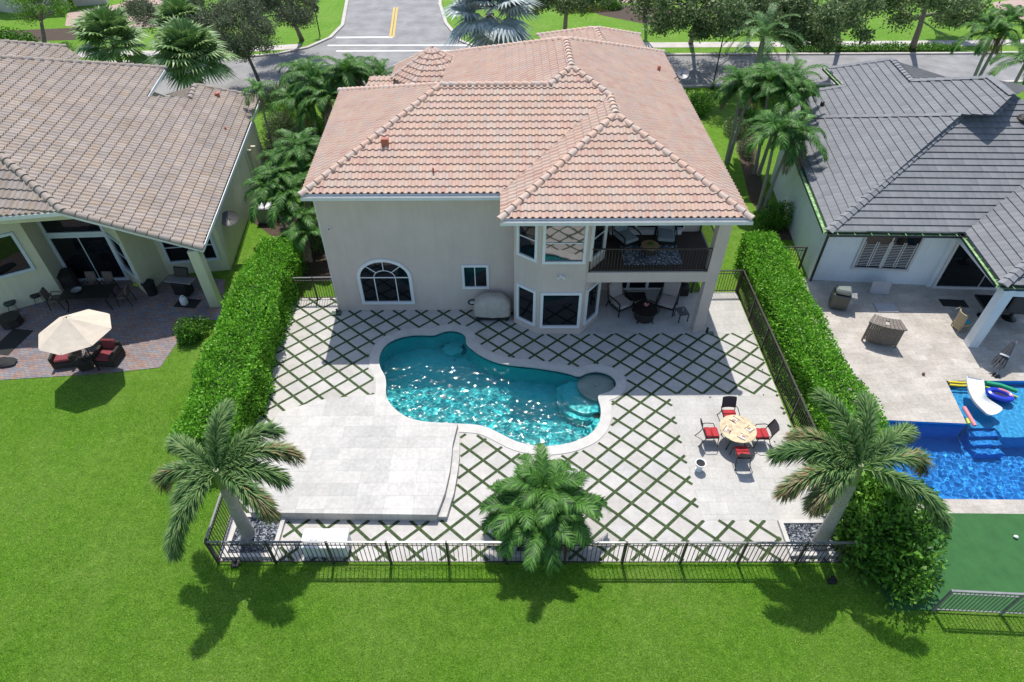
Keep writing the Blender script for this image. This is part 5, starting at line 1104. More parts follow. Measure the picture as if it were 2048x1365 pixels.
for sx in (-1, 1):
    for sy in (-1, 1): MB().tube([(sx*.85, sy*.35, .7), (sx*.8, sy*.32, .35), (sx*.95, sy*.42, 0)], .025, 6).build('leg', IRON, t)
DX, DY = p.x, p.y+.05
t = thing('bowl', 'round dark wire bowl on the iron dining table', 'bowl', (DX-.45, DY+.05, .745)); MB().lathe([(.08, 0), (.2, .06), (.22, .08), (.2, .075), (.08, .015)], n=18).build('bowl_body', GREYM, t)
for dx, dy, rz, lb in ((-.35, .8, 180, 'striped iron chair behind the table on the left by the slider'), (.4, .8, 180, 'striped iron chair behind the table on the right by the slider'), (1.4, .1, 95, 'striped iron chair at the right end of the dark table'), (-1.45, -.1, -80, 'empty iron chair at the left end of the dark table by the wall')): iron_chair(lb, DX+dx, DY+dy, R(rz))
p = at(306, 588); t = thing('trash_can', 'black trash can against the yellow wall', 'trash can', tuple(p)); MB().lathe([(.2, 0), (.26, .62), (.28, .64), (.26, .66), (.22, .6)], n=20).build('can_body', BLK, t, smooth=True)
p = at(370, 592); t = thing('barbecue_grill', 'black barbecue grill with open lid by the porch column', 'grill', (p.x, p.y+.1, 0), R(-10))
MB().rbox(-.35, .35, -.25, .25, .1, .75, .03).build('cabinet', IRON, t); MB().rbox(-.62, .62, -.22, .22, .78, .83, .01).build('side_shelf', GREYM, t); mb = MB(); mb.M = Matrix.Translation((0, .2, .85)) @ Matrix.Rotation(R(-20), 4, 'X'); mb.rbox(-.35, .35, -.04, .06, 0, .45, .04); mb.build('lid', IRON, t)
p = at(371, 607); t = thing('gas_tank', 'white gas bottle on a dark mat in front of the black grill', 'gas bottle', (p.x, p.y-.05, 0)); MB().lathe([(.13, 0), (.16, .05), (.16, .28), (.12, .36), (.06, .38), (.08, .44)], n=18).build('tank', PLAS, t, smooth=True)
mat_('dark square mat under the white gas bottle', p.x+.1, p.y, 1.0, .6, .001, R(-8))
p = at(138, 578); t = thing('storage_cabinet', 'black octagonal storage cabinet in the wall corner left of the slider', 'cabinet', (p.x+.1, p.y+.1, 0)); MB().prism([(.38*math.cos(R(22+45*i)), .38*math.sin(R(22+45*i))) for i in range(8)], 0, .8).build('cabinet_body', WICK, t); MB().prism([(.4*math.cos(R(22+45*i)), .4*math.sin(R(22+45*i))) for i in range(8)], .802, .84).build('cabinet_top', IRON, t)
p = at(27, 648); t = thing('storage_cabinet', 'low black octagonal box by the left wall near the door mat', 'cabinet', tuple(p)); MB().prism([(.42*math.cos(R(22+45*i)), .42*math.sin(R(22+45*i))) for i in range(8)], 0, .35).build('cabinet_body', WICK, t); MB().prism([(.44*math.cos(R(22+45*i)), .44*math.sin(R(22+45*i))) for i in range(8)], .352, .38).build('cabinet_top', IRON, t)
for px, py, lb in ((82, 606, 'small round dark stool with a box on it by the yellow wall'), (30, 622, 'small round green topped stand in the corner of the yellow wall')):
    p = at(px, py); t = thing('stand', lb, 'stand', tuple(p)); MB().lathe([(.02, .4), (.22, .4), (.24, .46), (.2, .5), (.02, .5)], n=18).build('stand_top', M('dark green metal', (.02, .04, .035), .4) if px < 50 else IRON, t)
    for i in range(3): a = i*2.1; MB().tube([(math.cos(a)*.12, math.sin(a)*.12, .4), (math.cos(a)*.22, math.sin(a)*.22, 0)], .012, 5).build('leg', IRON, t)
p = at(22, 684); mat_('black patterned door mat at the left edge of the brick patio', p.x, p.y, .9, 1.5, .001, R(-8))
blob('cushion', 'dark oval object lying on the bricks at the far left edge', 'cushion', *at(8, 727)[:2], .08, (.55, .28, .08), BLK, 3)
p = at(276, 575); blob('garden_tool', 'yellow-green and black leaf blower by the yellow wall', 'leaf blower', p.x, p.y, .15, (.16, .12, .12), M('lime plastic', (.3, .4, .04), .5), 3)
def dish(label, base, r, az, tilt, mat, bent):
    t = thing('satellite_dish', label, 'satellite dish', base); mb = MB()
    mb.M = Matrix.Translation(bent) @ Matrix.Rotation(az, 4, 'Z') @ Matrix.Rotation(tilt, 4, 'X'); mb.lathe([(.01, -.08), (r*.5, -.05), (r, .03), (r*1.01, .045), (r*.95, .03), (r*.5, -.035), (.01, -.06)], n=24, cap=False); mb.build('reflector', mat, t, smooth=True)
    mb = MB(); mb.tube([(0, 0, 0), (bent[0]*.6, bent[1]*.6, bent[2]*.6), bent], .022, 6); mb.build('mast', IRON, t)
    mb = MB(); mb.tube([bent, (bent[0]+.3, bent[1]-.3, bent[2]+.1)], .012, 5); mb.build('feed_arm', IRON, t); return t
dish('dark satellite dish on the right wall of the yellow house', (-13.42, 25.6, 1.5), .42, R(20), R(25), DISHG, (.45, -.1, .55))
dish('pale satellite dish at the far right edge of the terracotta roof', tuple(E_.pick(1345, 160)), .3, 0, R(40), GREYM, (.45, 0, .3))
# air conditioner under the palms
p = at(535, 440); t = thing('air_conditioner', 'grey air conditioner under the palms between the houses', 'air conditioner', (p.x, p.y, 0)); MB().rbox(-.38, .38, -.38, .38, 0, .85, .02).build('casing', GREYM, t); MB().lathe([(.02, .852), (.33, .852), (.33, .87), (.02, .9)], n=20).build('fan_cover', PLAS, t)
# ---------------- grey roofed house patio ----------------
p = at(1672, 612); t = thing('barbecue_grill', 'dark covered grill cart with a grey lid by the white wall corner', 'grill', (p.x, p.y-.05, 0), R(-20))
MB().rbox(-.35, .35, -.3, .3, .08, .78, .02).build('cabinet', M('dark green grey metal', (.07, .08, .07), .4), t); MB().rbox(-.3, .32, -.28, .26, .8, 1.05, .08).build('lid', M('grey grill lid', (.2, .22, .2), .35), t, smooth=True); MB().rbox(.36, .6, -.25, .25, .74, .78, .01).build('side_shelf', GREYM, t)
p = at(1757, 690); t = thing('bar_counter', 'curved weathered teak bar with a hole in its slatted top', 'bar', (p.x, p.y+.05, 0), R(-22)); mb = MB(); K = 9
def arc(r, a): return (r*math.sin(a), 1.9-r*math.cos(a))
for i in range(K):
    a0, a1 = R(-20+40*i/K+.25), R(-20+40*(i+1)/K-.25); P = [arc(2.1, a0), arc(2.1, a1), arc(1.45, a1), arc(1.45, a0)]
    if i == 4: mb.prism([arc(2.1, a0), arc(2.1, a1), arc(1.9, a1), arc(1.9, a0)], 1.0, 1.05); mb.prism([arc(1.65, a0), arc(1.65, a1), arc(1.45, a1), arc(1.45, a0)], 1.0, 1.05)
    else: mb.prism(P, 1.0, 1.05)
mb.build('counter_top', WOODG, t); mb = MB()
for i in range(16): a0, a1 = R(-18+36*i/16+.1), R(-18+36*(i+1)/16-.1); mb.prism([arc(2.03, a0), arc(2.03, a1), arc(2.0, a1), arc(2.0, a0)], .12, .99)
mb.build('front_panel', WOODG, t); MB().prism([arc(1.99, R(-17)), arc(1.99, 0), arc(1.99, R(17)), arc(1.5, R(17)), arc(1.5, R(-17))], .3, .33).build('shelf', WOODG, t)
for a in (-18, 18):
    for r_ in (1.52, 2.0): x_, y_ = arc(r_, R(a)); MB().box(x_-.03, x_+.03, y_-.03, y_+.03, 0, .99).build('leg', WOODG, t)
LIDM = M('grey resin lid', (.4, .4, .42), .5, .06, 3)
p = at(1758, 590); o = MB().rbox(-.42, .42, -.02, .02, 0, .6, .01).build('box_lid', LIDM); o.location = (p.x, p.y+.05, .01); o.rotation_euler = (R(-14), 0, R(-5)); tag(o, 'grey lid panel leaning against the white wall', 'lid')
p = at(1771, 617); o = MB().rbox(-.45, .45, -.3, .3, 0, .05, .01).build('box_lid', LIDM); o.location = (p.x, p.y, .003); o.rotation_euler = (0, 0, R(-3)); tag(o, 'grey lid panel lying flat on the travertine', 'lid')
p = at(1907, 607); mat_('dark door mat at the white house slider', p.x, p.y, 1.1, .5, .002, R(-5))
p = at(1990, 640); t = thing('dining_table', 'dark glass dining table behind the white column', 'table', (p.x+.15, p.y+.15, 0), R(-6)); mb = MB(); mb.bar((-1, -.55, .72), (1, -.55, .72), .07, .04); mb.bar((-1, .55, .72), (1, .55, .72), .07, .04); mb.bar((-1, -.51, .72), (-1, .51, .72), .07, .04); mb.bar((1, -.51, .72), (1, .51, .72), .07, .04); mb.build('frame', IRON, t); MB().box(-.96, .96, -.51, .51, .715, .73).build('glass_top', GLASS, t)
for sx in (-1, 1): MB().lathe([(.3, 0), (.08, .1), (.06, .7)], (sx*.5, 0, 0), 12).build('pedestal', IRON, t)
p = at(1915, 658); t = thing('wicker_chair', 'pale wicker chair with a turquoise seat pad by the glass table', 'chair', (p.x+.05, p.y, 0), R(-85)); TANW = M('pale wicker', (.4, .32, .2), .8, .25, 40, .6, 120); vv = []
for k in range(6):
    f = k/5
    for s_ in range(7): a = R(-60+20*s_); vv.append((math.sin(a)*.3, -.26*math.cos(a)-.08*f, .1+.82*f))
n = len(vv); vv += [(a*.88, b*.88, c) for a, b, c in vv]; ff = []
for k in range(5):
    for s_ in range(6): i = k*7+s_; ff += [(i, i+1, i+8, i+7), (n+i+7, n+i+8, n+i+1, n+i)]
ff += [(35+s_, 36+s_, n+36+s_, n+35+s_) for s_ in range(6)]
MB().add(vv, ff).build('shell', TANW, t); MB().rbox(-.24, .24, -.2, .26, .3, .42, .02).build('seat', TANW, t); MB().rbox(-.2, .2, -.16, .22, .425, .48, .02).build('seat_pad', M('turquoise fabric', (.03, .3, .42), .9), t)
for sx in (-1, 1):
    for sy in (-1, 1): MB().bar((sx*.22, sy*.2, 0), (sx*.22, sy*.2, .3), .04).build('leg', TANW, t)
p = at(1992, 752); t = thing('closed_umbrella', 'closed grey cantilever umbrella leaning beside the right pool', 'umbrella', (p.x, p.y, 0)); e_ = at(2035, 682, 1.2)-Vector((p.x, p.y, 0))
MB().lathe([(.14, 0), (.14, .04), (.05, .06)], n=16).build('base', IRON, t); MB().tube([(0, 0, .05), tuple(e_*.5), tuple(e_)], [.03, .03, .028], 8).build('pole', GREYM, t)
mb = MB(); rg = random.Random(2)
for i in range(9): a = i*.7; o_ = Vector((math.cos(a)*.12, math.sin(a)*.12, 0)); mb.tube([e_*.95+o_*.3+Vector((-.1, 0, 0)), e_*.55+o_*1.2+Vector((-.16, 0, -.05)), e_*.3+o_*1.7+Vector((-.2, 0, 0))], [.03, .05, .035], 6)
mb.build('folded_canopy', M('charcoal canopy', (.06, .062, .07), .85, .25, 12), t); mb = MB(); c_ = e_*.6+Vector((-.15, 0, -.03)); mb.tube([c_-e_*.02, c_+e_*.02], .17, 14); mb.build('strap', PLAS, t)
# slide, noodles, float
t = thing('pool_slide', 'white curved pool slide running from the deck into the blue pool', 'slide', tuple(at(1948, 765))); l = t.location
path = [(1948, 762, .42), (1950, 782, .36), (1955, 800, .22), (1967, 812, .1), (1982, 822, .12), (1992, 830, .12)]; P = [at(x, y, z)-l for x, y, z in path]; P = [P[0]+(P[0]-P[1])*.2]+P; vv = []
wd = [.28, .3, .3, .31, .34, .38, .42]
for i, q in enumerate(P):
    d = (P[min(i+1, 6)]-P[max(i-1, 0)]).normalized(); s_ = d.cross(Vector((0, 0, 1))).normalized()
    for u_, h_ in ((-1, .12), (-.92, .13), (-.78, .02), (-.3, 0), (.3, 0), (.78, .02), (.92, .13), (1, .12)): vv.append(q+s_*u_*wd[i]+Vector((0, 0, h_)))
    for u_ in (1, -1): vv.append(q+s_*u_*wd[i]+Vector((0, 0, -.08)))
ff = [(i*10+j, i*10+(j+1) % 10, (i+1)*10+(j+1) % 10, (i+1)*10+j) for i in range(6) for j in range(10)]+[tuple(range(9, -1, -1)), tuple(60+j for j in range(10))]
SL_ = MB().add(vv, ff).build('slide_bed', PLAS, t, smooth=True); m_ = SL_.modifiers.new('s', 'SUBSURF'); m_.levels = 2; m_.render_levels = 2
NOOD = {'yellow': (.75, .6, .02), 'lime': (.5, .7, .08), 'pink': (.75, .25, .28), 'green': (.01, .32, .16)}
def noodle(label, pts, col, r=.045):
    b = at(*pts[0]); t = MB(); t.tube([at(x, y, z)-b for x, y, z in pts], r, 8); o = t.build('pool_noodle', M('foam '+col, NOOD[col], .7, .05, 5), None, smooth=True); o.location = b; tag(o, label, 'pool noodle', 'foam pool noodles')
noodle('upper yellow foam noodle between the deck and the slide', [(1896, 764, -.03), (1920, 766, -.03), (1938, 766, -.03)], 'yellow')
noodle('lower yellow foam noodle between the deck and the slide', [(1899, 770, -.03), (1920, 772, -.03), (1938, 772, -.03)], 'yellow')
noodle('lime foam noodle floating along the pool edge', [(1831, 838, -.05), (1870, 841, -.05), (1908, 842, -.05)], 'lime')
noodle('pink foam noodle across the pool steps', [(1928, 815, .04), (1940, 835, .02), (1950, 852, -.02)], 'pink', .07)
noodle('short lime foam noodle half under the pink one', [(1934, 838, -.05), (1938, 848, -.05)], 'lime', .05)
noodle('thick green foam noodle right of the slide', [(1972, 766, -.02), (2000, 771, -.02), (2034, 783, -.02)], 'green', .085)
noodle('thin lime foam noodle right of the slide below the green one', [(1970, 774, -.05), (2002, 781, -.05), (2036, 795, -.05)], 'lime', .03)
p = at(2000, 790); t = thing('pool_float', 'blue and pink inflatable float beside the slide', 'pool float', (p.x, p.y, -.06), R(-25)); mb = MB(); mb.tube([(.38*math.cos(a), .22*math.sin(a), .06) for a in np.linspace(0, 2*math.pi, 24)], .1, 8); mb.build('ring', M('blue vinyl', (.02, .05, .5), .3), t, smooth=True)
mb = MB(); mb.tube([(.36*math.cos(a), .2*math.sin(a)+.02, .13) for a in np.linspace(-.3, 1.8, 12)], .05, 8); mb.build('stripe', M('pink vinyl', (.75, .2, .25), .3), t, smooth=True); MB().box(-.28, .28, -.13, .13, .03, .06).build('seat', M('navy mesh', (.01, .01, .05), .5), t)
p = at(1846, 750); blob('ball', 'small brown ball on the sunny travertine', 'ball', p.x, p.y, .06, (.06, .06, .06), M('brown ball', (.2, .11, .08), .7), 2)
p = at(2030, 1076); blob('ball', 'white golf cup ball on the artificial putting lawn', 'ball', p.x, p.y, .06, (.07, .06, .05), PLAS, 2)
for i, (px, py, lb) in enumerate(((1420, 795, 'fallen leaf near the far edge of the dining paving'), (1525, 740, 'fallen leaf near the hedge side fence'), (1565, 883, 'dark fallen leaf right of the round table'), (1527, 790, 'fallen leaf at the top right of the dining paving'), (1549, 884, 'small fallen leaf right of the round table'))):
    p = at(px, py, .008); a = i*1.3; o = MB().add([(-.05, 0, .0), (0, -.025, .012), (.05, 0, .02), (0, .025, .012)], [(0, 1, 2, 3)]).build('fallen_leaf', M('dry leaf', (.06, .045, .03), .9)); o.location = p; o.rotation_euler = (0, 0, a); tag(o, lb, 'leaf', 'fallen leaves on the patio')
for px, py, lb in ((472, 1133, 'dark junction box in the grass below the left fence corner'), (1663, 1165, 'dark junction box in the grass below the right fence corner')):
    p = at(px, py, -.02); t = thing('ground_light', lb, 'ground light', tuple(p)); MB().rbox(-.12, .12, -.08, .08, 0, .14, .02).build('housing', BLK, t); MB().tube([(0, .04, .14), (0, .08, .22)], .05, 8).build('lamp_head', BLK, t)
# ---------------- palms between and behind the houses ----------------
def at_top(px, py, h): return at(px, py, h)
def clump(label, px, py, h, stems, seed, **kw):
    """px, py is where the crown shows; the trunk foot is straight below it"""
    p = at(px, py, h); return feather_palm(label, (p.x, p.y, 0), [(a, b, h*c) for a, b, c in stems], seed, **kw)
G1 = 'feather palms between the yellow and beige houses'
big = clump('tall feather palm group at the far left corner of the terracotta roof', 655, 165, 4.6, [(-.9, .6, .95), (.9, .8, 1.05), (.1, -.6, .85)], 21, L=2.3, nf=12, nl=66, ll=.5, lw=.032, group=G1)
clump('feather palm with two crowns beside the roof corner nearest the street', 735, 150, 4.4, [(-.6, .2, 1), (.7, .3, .95)], 22, L=2.1, nf=11, nl=66, ll=.5, lw=.032, group=G1)
clump('feather palm leaning over the left end of the terracotta eave', 590, 330, 3.4, [(-.5, .6, 1), (.3, -.3, .9), (.2, .9, 1.1)], 23, L=2.0, nf=12, nl=66, ll=.48, lw=.032, group=G1)
clump('feather palm over the air conditioner by the left hedge end', 555, 385, 2.9, [(-.45, .3, 1), (.5, -.2, .95), (0, .9, 1.1)], 24, L=1.9, nf=12, nl=66, ll=.46, lw=.032, group=G1)
clump('low feather palm against the left side wall of the beige house', 600, 440, 2.2, [(0, .2, 1), (.3, -.6, .8)], 25, L=1.5, nf=10, nl=40, ll=.42, lw=.032, group=G1)
clump('thin young palm right of the yellow house roof corner', 515, 180, 4.2, [(0, 0, 1)], 26, L=1.3, nf=9, nl=30, ll=.42, lw=.032, group=G1)
clump('broad feather palm filling the gap beside the turret corner', 690, 175, 3.8, [(-.5, .2, 1), (.3, -.6, .9), (.6, .7, 1.05)], 27, L=2.1, nf=13, nl=60, ll=.5, lw=.034, group=G1)
clump('feather palm rising behind the thin young palm', 605, 205, 3.6, [(-.5, .2, 1), (.5, .4, .95)], 28, L=1.9, nf=12, nl=60, ll=.5, lw=.034, group=G1)
bush('tangle of light green shrubs behind the yellow house corner', *at(565, 215, 1.5)[:2], 1.9, 1.5, 2.2, 7000, LEAFB, 81, .11, .06, clumps=30)
bush('dense dark shrub bank along the left side of the beige house', *at(628, 250, 1.2)[:2], 1.2, 2.4, 1.9, 8000, LEAFD, 82, .11, .06, clumps=30)
bush('leafy shrub between the yellow house and the hedge end', *at(560, 400, .8)[:2], 1.1, 1.3, 1.4, 5000, LEAFD, 83, .1, .06, clumps=20)
bush('olive shrub at the street end of the side garden', *at(560, 180, 1.0)[:2], 2.2, 1.2, 1.7, 5500, LEAFO, 84, .12, .06, clumps=24)
bush('shrub bank under the palms by the grey roofed house', *at(1478, 250, .6)[:2], .9, 1.6, 1.2, 4500, LEAFO, 85, .1, .06, clumps=20)
bush('leafy shrub behind the palms near the far grey gutter', *at(1590, 160, 1.5)[:2], 1.8, 1.3, 2.0, 5500, LEAFD, 86, .12, .07, clumps=22)
bush('green shrub in the gap right of the yellow house corner', *at(585, 200, 1.2)[:2], 1.7, 1.4, 1.9, 6000, LEAFD, 87, .12, .06, clumps=26)
bush('loose shrub below the thin young palm', *at(600, 265, 1.0)[:2], 1.2, 1.3, 1.6, 5000, LEAFO, 88, .1, .06, clumps=22)
bush('bright low shrub by the beige house side wall', *at(622, 400, .6)[:2], .6, 1.2, 1.1, 3500, LEAFB, 89, .1, .05, clumps=16)
clump('feather palm at the street end of the side garden', 620, 150, 3.8, [(-.5, .3, 1), (.6, .1, .9)], 29, L=2.0, nf=13, nl=60, ll=.5, lw=.034, group=G1)
bush('wide olive shrub behind the garden palms by the street', *at(600, 165, 1.0)[:2], 2.2, 1.3, 1.8, 6500, LEAFD, 90, .12, .07, clumps=28)
G2 = 'feather palms left of the grey roofed house'
clump('tallest feather palm clump in front of the grey roof', 1565, 175, 5.0, [(-.6, .3, 1), (.5, .4, 1.02), (.1, -.4, .92)], 31, L=2.35, nf=16, nl=66, ll=.52, lw=.032, group=G2, rad=.08)
clump('feather palm clump drooping over the grey roof gutter', 1568, 265, 4.4, [(-.35, .1, 1), (.45, -.1, .95)], 32, L=2.3, nf=16, nl=66, ll=.52, lw=.032, group=G2, rad=.08)
clump('smaller feather palm left of the grey roof palms', 1492, 170, 4.6, [(-.2, 0, 1), (.4, .3, .9)], 33, L=2.1, nf=15, nl=66, ll=.5, lw=.032, group=G2, rad=.08)
clump('slim feather palm at the right edge beyond the grey roof', 1995, 70, 5.2, [(-.3, 0, 1), (.9, .8, 1.1)], 34, L=2.6, nf=12, nl=64, ll=.6, lw=.04, rad=.1)
clump('feather palm cut by the right edge of the view', 2052, 125, 5, [(0, 0, 1)], 35, L=2.4, nf=12, nl=64, ll=.6, lw=.04, rad=.1)
clump('soft plumed date palm by the street lamp', 1528, 75, 4.6, [(0, 0, 1)], 36, L=3.3, nf=22, nl=60, ll=.55, lw=.03, mat=PALMP, rad=.2, hang=.25, droop=1.6, el=(-.1, 1.35))
def fan_palm(label, px, py, h, r, nf, mat, seed, rad=.17, seg=26, pet=.8, group=None, low=-.5):
    rg = random.Random(seed); p = at(px, py, h); t = thing('fan_palm', label, 'palm tree', (p.x, p.y, 0), group=group)
    ringed([(0, 0, -.05), (.05, 0, h*.5), (0, 0, h)], [rad*1.2, rad, rad], 8, t, BARK); V = []; Q = []
    for i in range(nf):
        az = i*2.399; e = low+(1.35-low)*(i/nf)**.8+rg.uniform(-.15, .15); d = Vector((math.cos(az)*math.cos(e), math.sin(az)*math.cos(e), math.sin(e))); s = d.cross(Vector((0, 0, 1))).normalized(); u = s.cross(d)
        L_ = pet*r*rg.uniform(.75, 1.1)*.6; o = Vector((0, 0, h))+d*.05; c = o+d*L_; w_ = .02; n = len(V); V += [o-s*w_, o+s*w_, c+s*w_*.6, c-s*w_*.6]; Q.append((n, n+1, n+2, n+3)); R_ = r*.62*rg.uniform(.85, 1.1)
        for k in range(seg):
            a = R(-125+250*k/(seg-1)); l = R_*(1-.25*abs(a)/2.2)*rg.uniform(.92, 1.05); q = (d*math.cos(a)+s*math.sin(a)); q = (q+u*.12*abs(math.sin(a))).normalized(); sd_ = (s*math.cos(a)-d*math.sin(a))*R_*.052
            tip = c+q*l+Vector((0, 0, -.28*l)); m = c+q*l*.55; up_ = u*.02*(1 if k % 2 else -1); n = len(V); V += [c, m+sd_+up_, tip, m-sd_-up_]; Q.append((n, n+1, n+2, n+3))
    mesh_vq('crown', V, Q, mat, t); return t
G3 = 'fan palms behind the yellow house'
fan_palm('spiky green fan palm behind the yellow house roof on the left', 225, 88, 4.2, 2.5, 34, PALM3, 1, group=G3)
fan_palm('dense green fan palm behind the right end of the yellow roof', 383, 118, 4.4, 2.5, 44, PALM3, 2, group=G3)
fan_palm('further green fan palm half behind the dense one', 365, 55, 4.2, 2.2, 32, PALM3, 3, group=G3)
fan_palm('silver-blue fan palm at the street corner beyond the terracotta roof', 980, 28, 5.2, 3.6, 32, PALMS, 4, rad=.28, seg=30, low=-.75)
# ---------------- broadleaf trees beyond the street ----------------
def tree(label, foot, crown, r, rz_, n, mat, seed, clumps=40, leaf=.22, lw=.12, rad=.16, name='oak_tree', group=None, shell=.55):
    """tapered trunk, forking limbs and leaf clumps with gaps"""
    rg = np.random.default_rng(seed); f = Vector(foot); c = Vector(crown)-f; t = thing(name, label, 'tree', f, group=group)
    C_ = nrm(rg.normal(0, 1, (clumps, 3)))*rg.uniform(shell, 1, (clumps, 1))*[r, r, rz_]+np.array(c); C_[:, 2] = np.maximum(C_[:, 2], c.z-rz_*.75)
    mb = MB(); fork = Vector((c.x*.5, c.y*.5, max(c.z-rz_*.9, c.z*.45))); mb.tube([(0, 0, -.05), tuple(fork*.5+Vector((.06, 0, 0))), tuple(fork)], [rad*1.35, rad, rad*.8], 10)
    for i in range(0, clumps, 2):
        e = Vector(C_[i]); m = fork.lerp(e, .5)+Vector((0, 0, rz_*.12)); mb.tube([fork, m, e], [rad*.45, rad*.25, .015], 5, cap=False)
    mb.build('trunk', BARK, t, smooth=True)
    k = rg.integers(0, clumps, n); D = nrm(rg.normal(0, 1, (n, 3))); cr = rg.uniform(.16, .34, clumps)[k][:, None]*r
    P = C_[k]+D*cr*rg.uniform(.2, 1.05, (n, 1))*[1, 1, .7]; V, Fc = leaf_quads(P, D+[0, 0, .4], leaf, lw, rg, 1.2); mesh_np('crown', V, Fc, mat, t); return t
G4 = 'oaks beyond the street on the right'
tree('street oak with a dark hanging crown right of the date palm', (27.5, 54.9, 0), tuple(at(1640, 28, 5.5)), 3.6, 2.0, 18000, LEAFO, 41, 46, group=G4)
tree('street oak with a wide dark crown left of the date palm', (15.5, 56.5, 0), tuple(at(1400, 5, 5.5)), 4.2, 2.2, 19500, LEAFO, 42, 50, group=G4)
tree('far oak filling the top edge above the date palm', (22, 62, 0), tuple(at(1500, -5, 4.5)), 4.5, 2.2, 16500, LEAFO, 43, 44, group=G4)
tree('leaning oak with a pale trunk on the right verge', (33.4, 54.6, 0), tuple(at(1850, -10, 6)), 3.7, 1.6, 15000, LEAFO, 44, 40, group=G4, rad=.2)
tree('oak with a straight trunk behind the silver fan palm', (4.9, 58.1, 0), tuple(at(1130, -30, 6.2)), 3.4, 1.7, 12000, LEAFO, 45, 34, group=G4)
tree('shaded oak in the mulch bed at the top edge', (12.9, 64.5, 0), tuple(at(1290, -45, 5.5)), 3.6, 1.8, 9000, LEAFO, 46, 30, group=G4)
tree('round dark oak near the far right driveway', (38.0, 63.5, 0), tuple(at(1925, 12, 2.6)), 2.2, 1.7, 9000, LEAFO, 47, 30, group=G4, leaf=.18)
G5 = 'young trees on the left corner lawn'
tree('young silver-green tree leaning over the street left of the roof', (-17.6, 45.6, 0), tuple(at(470, 58, 4.2)), 3.0, 1.9, 22500, LEAFO2, 51, 60, .17, .07, rad=.12, group=G5)
tree('thin silver-green tree at the top edge by the driveway', (-24, 58, 0), tuple(at(345, 15, 3.5)), 3.6, 1.8, 21000, LEAFO2, 52, 54, .17, .07, rad=.1, group=G5)
tree('green tree with a dark trunk beside the stop sign', (-17.7, 57.6, 0), tuple(at(560, 8, 4.0)), 3.4, 1.8, 19500, LEAFO2, 53, 50, .17, .08, rad=.17, group=G5)
tree('bright green tree in front of the far left house', (-38.2, 54.8, 0), tuple(at(88, 8, 3.3)), 2.6, 1.2, 6500, LEAFB, 54, 40, .16, .08, rad=.15, group=G5)
# shrubs
bush('long dark hedge mass in the far left corner', -42.5, 55.5, 5.0, 1.2, 2.0, 7000, LEAFD, 61, .2, .12, clumps=26, name='hedge_bush')
bush('yellow flowering shrub beyond the oak at the top edge', *at(1165, 20)[:2], 2.6, 1.2, 1.1, 3500, leafM('yellow-green flower shrub', [(.08, .16, .02), (.2, .28, .03), (.55, .42, .03)], .6, .2, .4), 62, .14, .08)
bush('dark green shrub right of the yellow flowering one', *at(1215, 18)[:2], 1.8, 1.1, 1.2, 2500, LEAFD, 63, .15, .09)
bush('low shrub beside the shaded oak', *at(1325, 45)[:2], 1.2, .9, .9, 1800, LEAFO, 64, .14, .08)
bush('tall loose shrub between the yellow house and the small palm', *at(545, 290, 1.2)[:2], 1.1, 1.4, 2.1, 5200, LEAFO2, 65, .1, .05, clumps=22)
bush('dark shrub in shade along the yellow house wall', *at(575, 345, 1.0)[:2], .9, 1.2, 1.5, 4500, LEAFO, 66, .1, .05, clumps=20)
bush('bright green shrub beside the left side of the terracotta roof', *at(630, 300, 1.2)[:2], 1.1, 1.8, 1.6, 5000, LEAFB, 67, .1, .06, clumps=22)
bush('green shrub at the foot of the thin young palm', *at(555, 235, 1.4)[:2], 1.5, 1.5, 1.9, 5500, LEAFO, 68, .1, .06, clumps=24)
bush('dark shrub with red flowers at the beige house wall', *at(632, 480, .4)[:2], .45, 1.1, 1.2, 3200, LEAFO, 69, .09, .05, clumps=14)
bush('green shrub beside the street lamp and terracotta roof', *at(1400, 205, .8)[:2], 1.2, 1.2, 1.5, 5200, LEAFD, 70, .11, .07, clumps=20)
bush('pale green shrub between the slim palm trunks', *at(1497, 290, .7)[:2], .5, 1.3, 1.1, 3200, LEAFO2, 71, .09, .05, clumps=16)
bush('dark shrub at the end of the right hedge, left of the white wall', *at(1555, 420, .9)[:2], 1.15, .95, 1.6, 6500, LEAFD, 72, .1, .065, clumps=20)
bush('dark low shrub by the mulch strip of the grey roofed house', *at(1500, 225, .6)[:2], .8, 1.0, 1.0, 3000, LEAFD, 73, .1, .06, clumps=14)
hedge('hedge', 'low dark hedge strip on the verge across the street', [(23, 54.15, .35, .5), (28, 54.2, .35, .55), (37, 54.35, .35, .5)], .35, .5, 6000, leaf=.14, lw=.09, mat=LEAFD, seed=9)
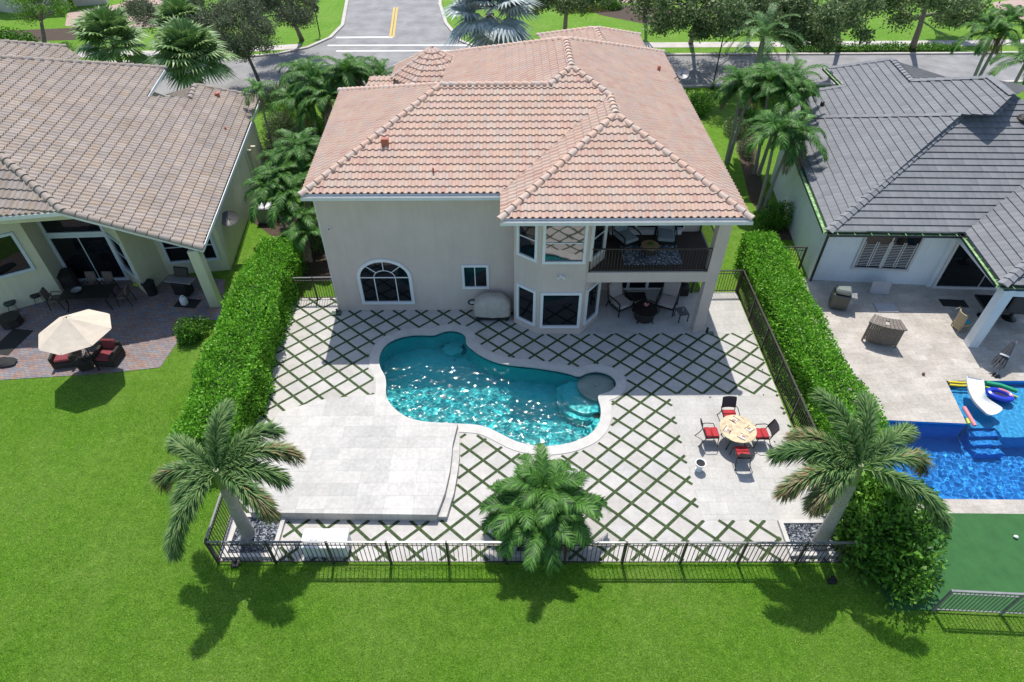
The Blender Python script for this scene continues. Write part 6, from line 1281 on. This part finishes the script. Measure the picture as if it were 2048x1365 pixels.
# ---------------- street furniture ----------------
p = (14.9, 46.35, .0); t = thing('street_lamp', 'dark street lamp on a slim pole beyond the terracotta roof', 'street lamp', p)
MB().lathe([(.11, 0), (.1, .3), (.05, .4), (.04, 3.9), (.05, 3.95)], n=12).build('pole', BLACKM, t, smooth=True)
MB().lathe([(.06, 3.95), (.13, 4.0), (.2, 4.38), (.18, 4.4)], n=8).build('lantern', GLASS, t); MB().lathe([(.26, 4.4), (.12, 4.56), (.03, 4.72), (.02, 4.8)], n=8).build('cap', GREYM, t)
p = at(640, 72); t = thing('stop_sign', 'back of a dark framed octagonal stop sign at the left street corner', 'stop sign', tuple(p)); MB().lathe([(.06, 0), (.05, .1), (.045, 2.9)], n=10).build('pole', BLACKM, t)
mb = MB(); mb.add([(.36*math.cos(R(22.5+45*i)), y_, 2.2+.36*math.sin(R(22.5+45*i))) for y_ in (-.02, .02) for i in range(8)], [tuple(range(7, -1, -1)), tuple(range(8, 16))]+[(i, (i+1) % 8, 8+(i+1) % 8, 8+i) for i in range(8)]); mb.build('sign_plate', BLACKM, t)
SGN = M('street sign green', (.01, .12, .06), .5); o_ = MB().box(-.45, .05, -.015, .015, 2.72, 2.9).build('name_plate', SGN, t)
mb = MB(); [mb.box(-.42+i*.11, -.33+i*.11, -.022, -.0155, 2.77, 2.85) for i in range(4)]; mb.build('lettering', M('worn white lettering', (.6, .62, .62), .6), t)
for i, (px, py, lb) in enumerate(((1944, 66, 'grey utility box on the far right lawn, the left one of the pair'), (1969, 68, 'grey utility box on the far right lawn, the right one of the pair'))):
    p = at(px, py); t = thing('utility_box', lb, 'utility box', tuple(p), R(8*i)); MB().rbox(-.16, .16, -.14, .14, 0, .7, .03).build('cabinet', GREYM, t); MB().rbox(-.18, .18, -.16, .16, .702, .78, .02).build('cap', M('pale cap', (.5, .5, .5), .5), t)
p = at(765, 133); o = MB().lathe([(.01, -.003), (.33, -.003), (.33, .0), (.01, .0)], n=20).build('manhole_cover', M('iron cover', (.08, .08, .08), .7)); o.location = (p.x, p.y, 0); tag(o, 'round manhole cover in the street beyond the turret', 'manhole cover')
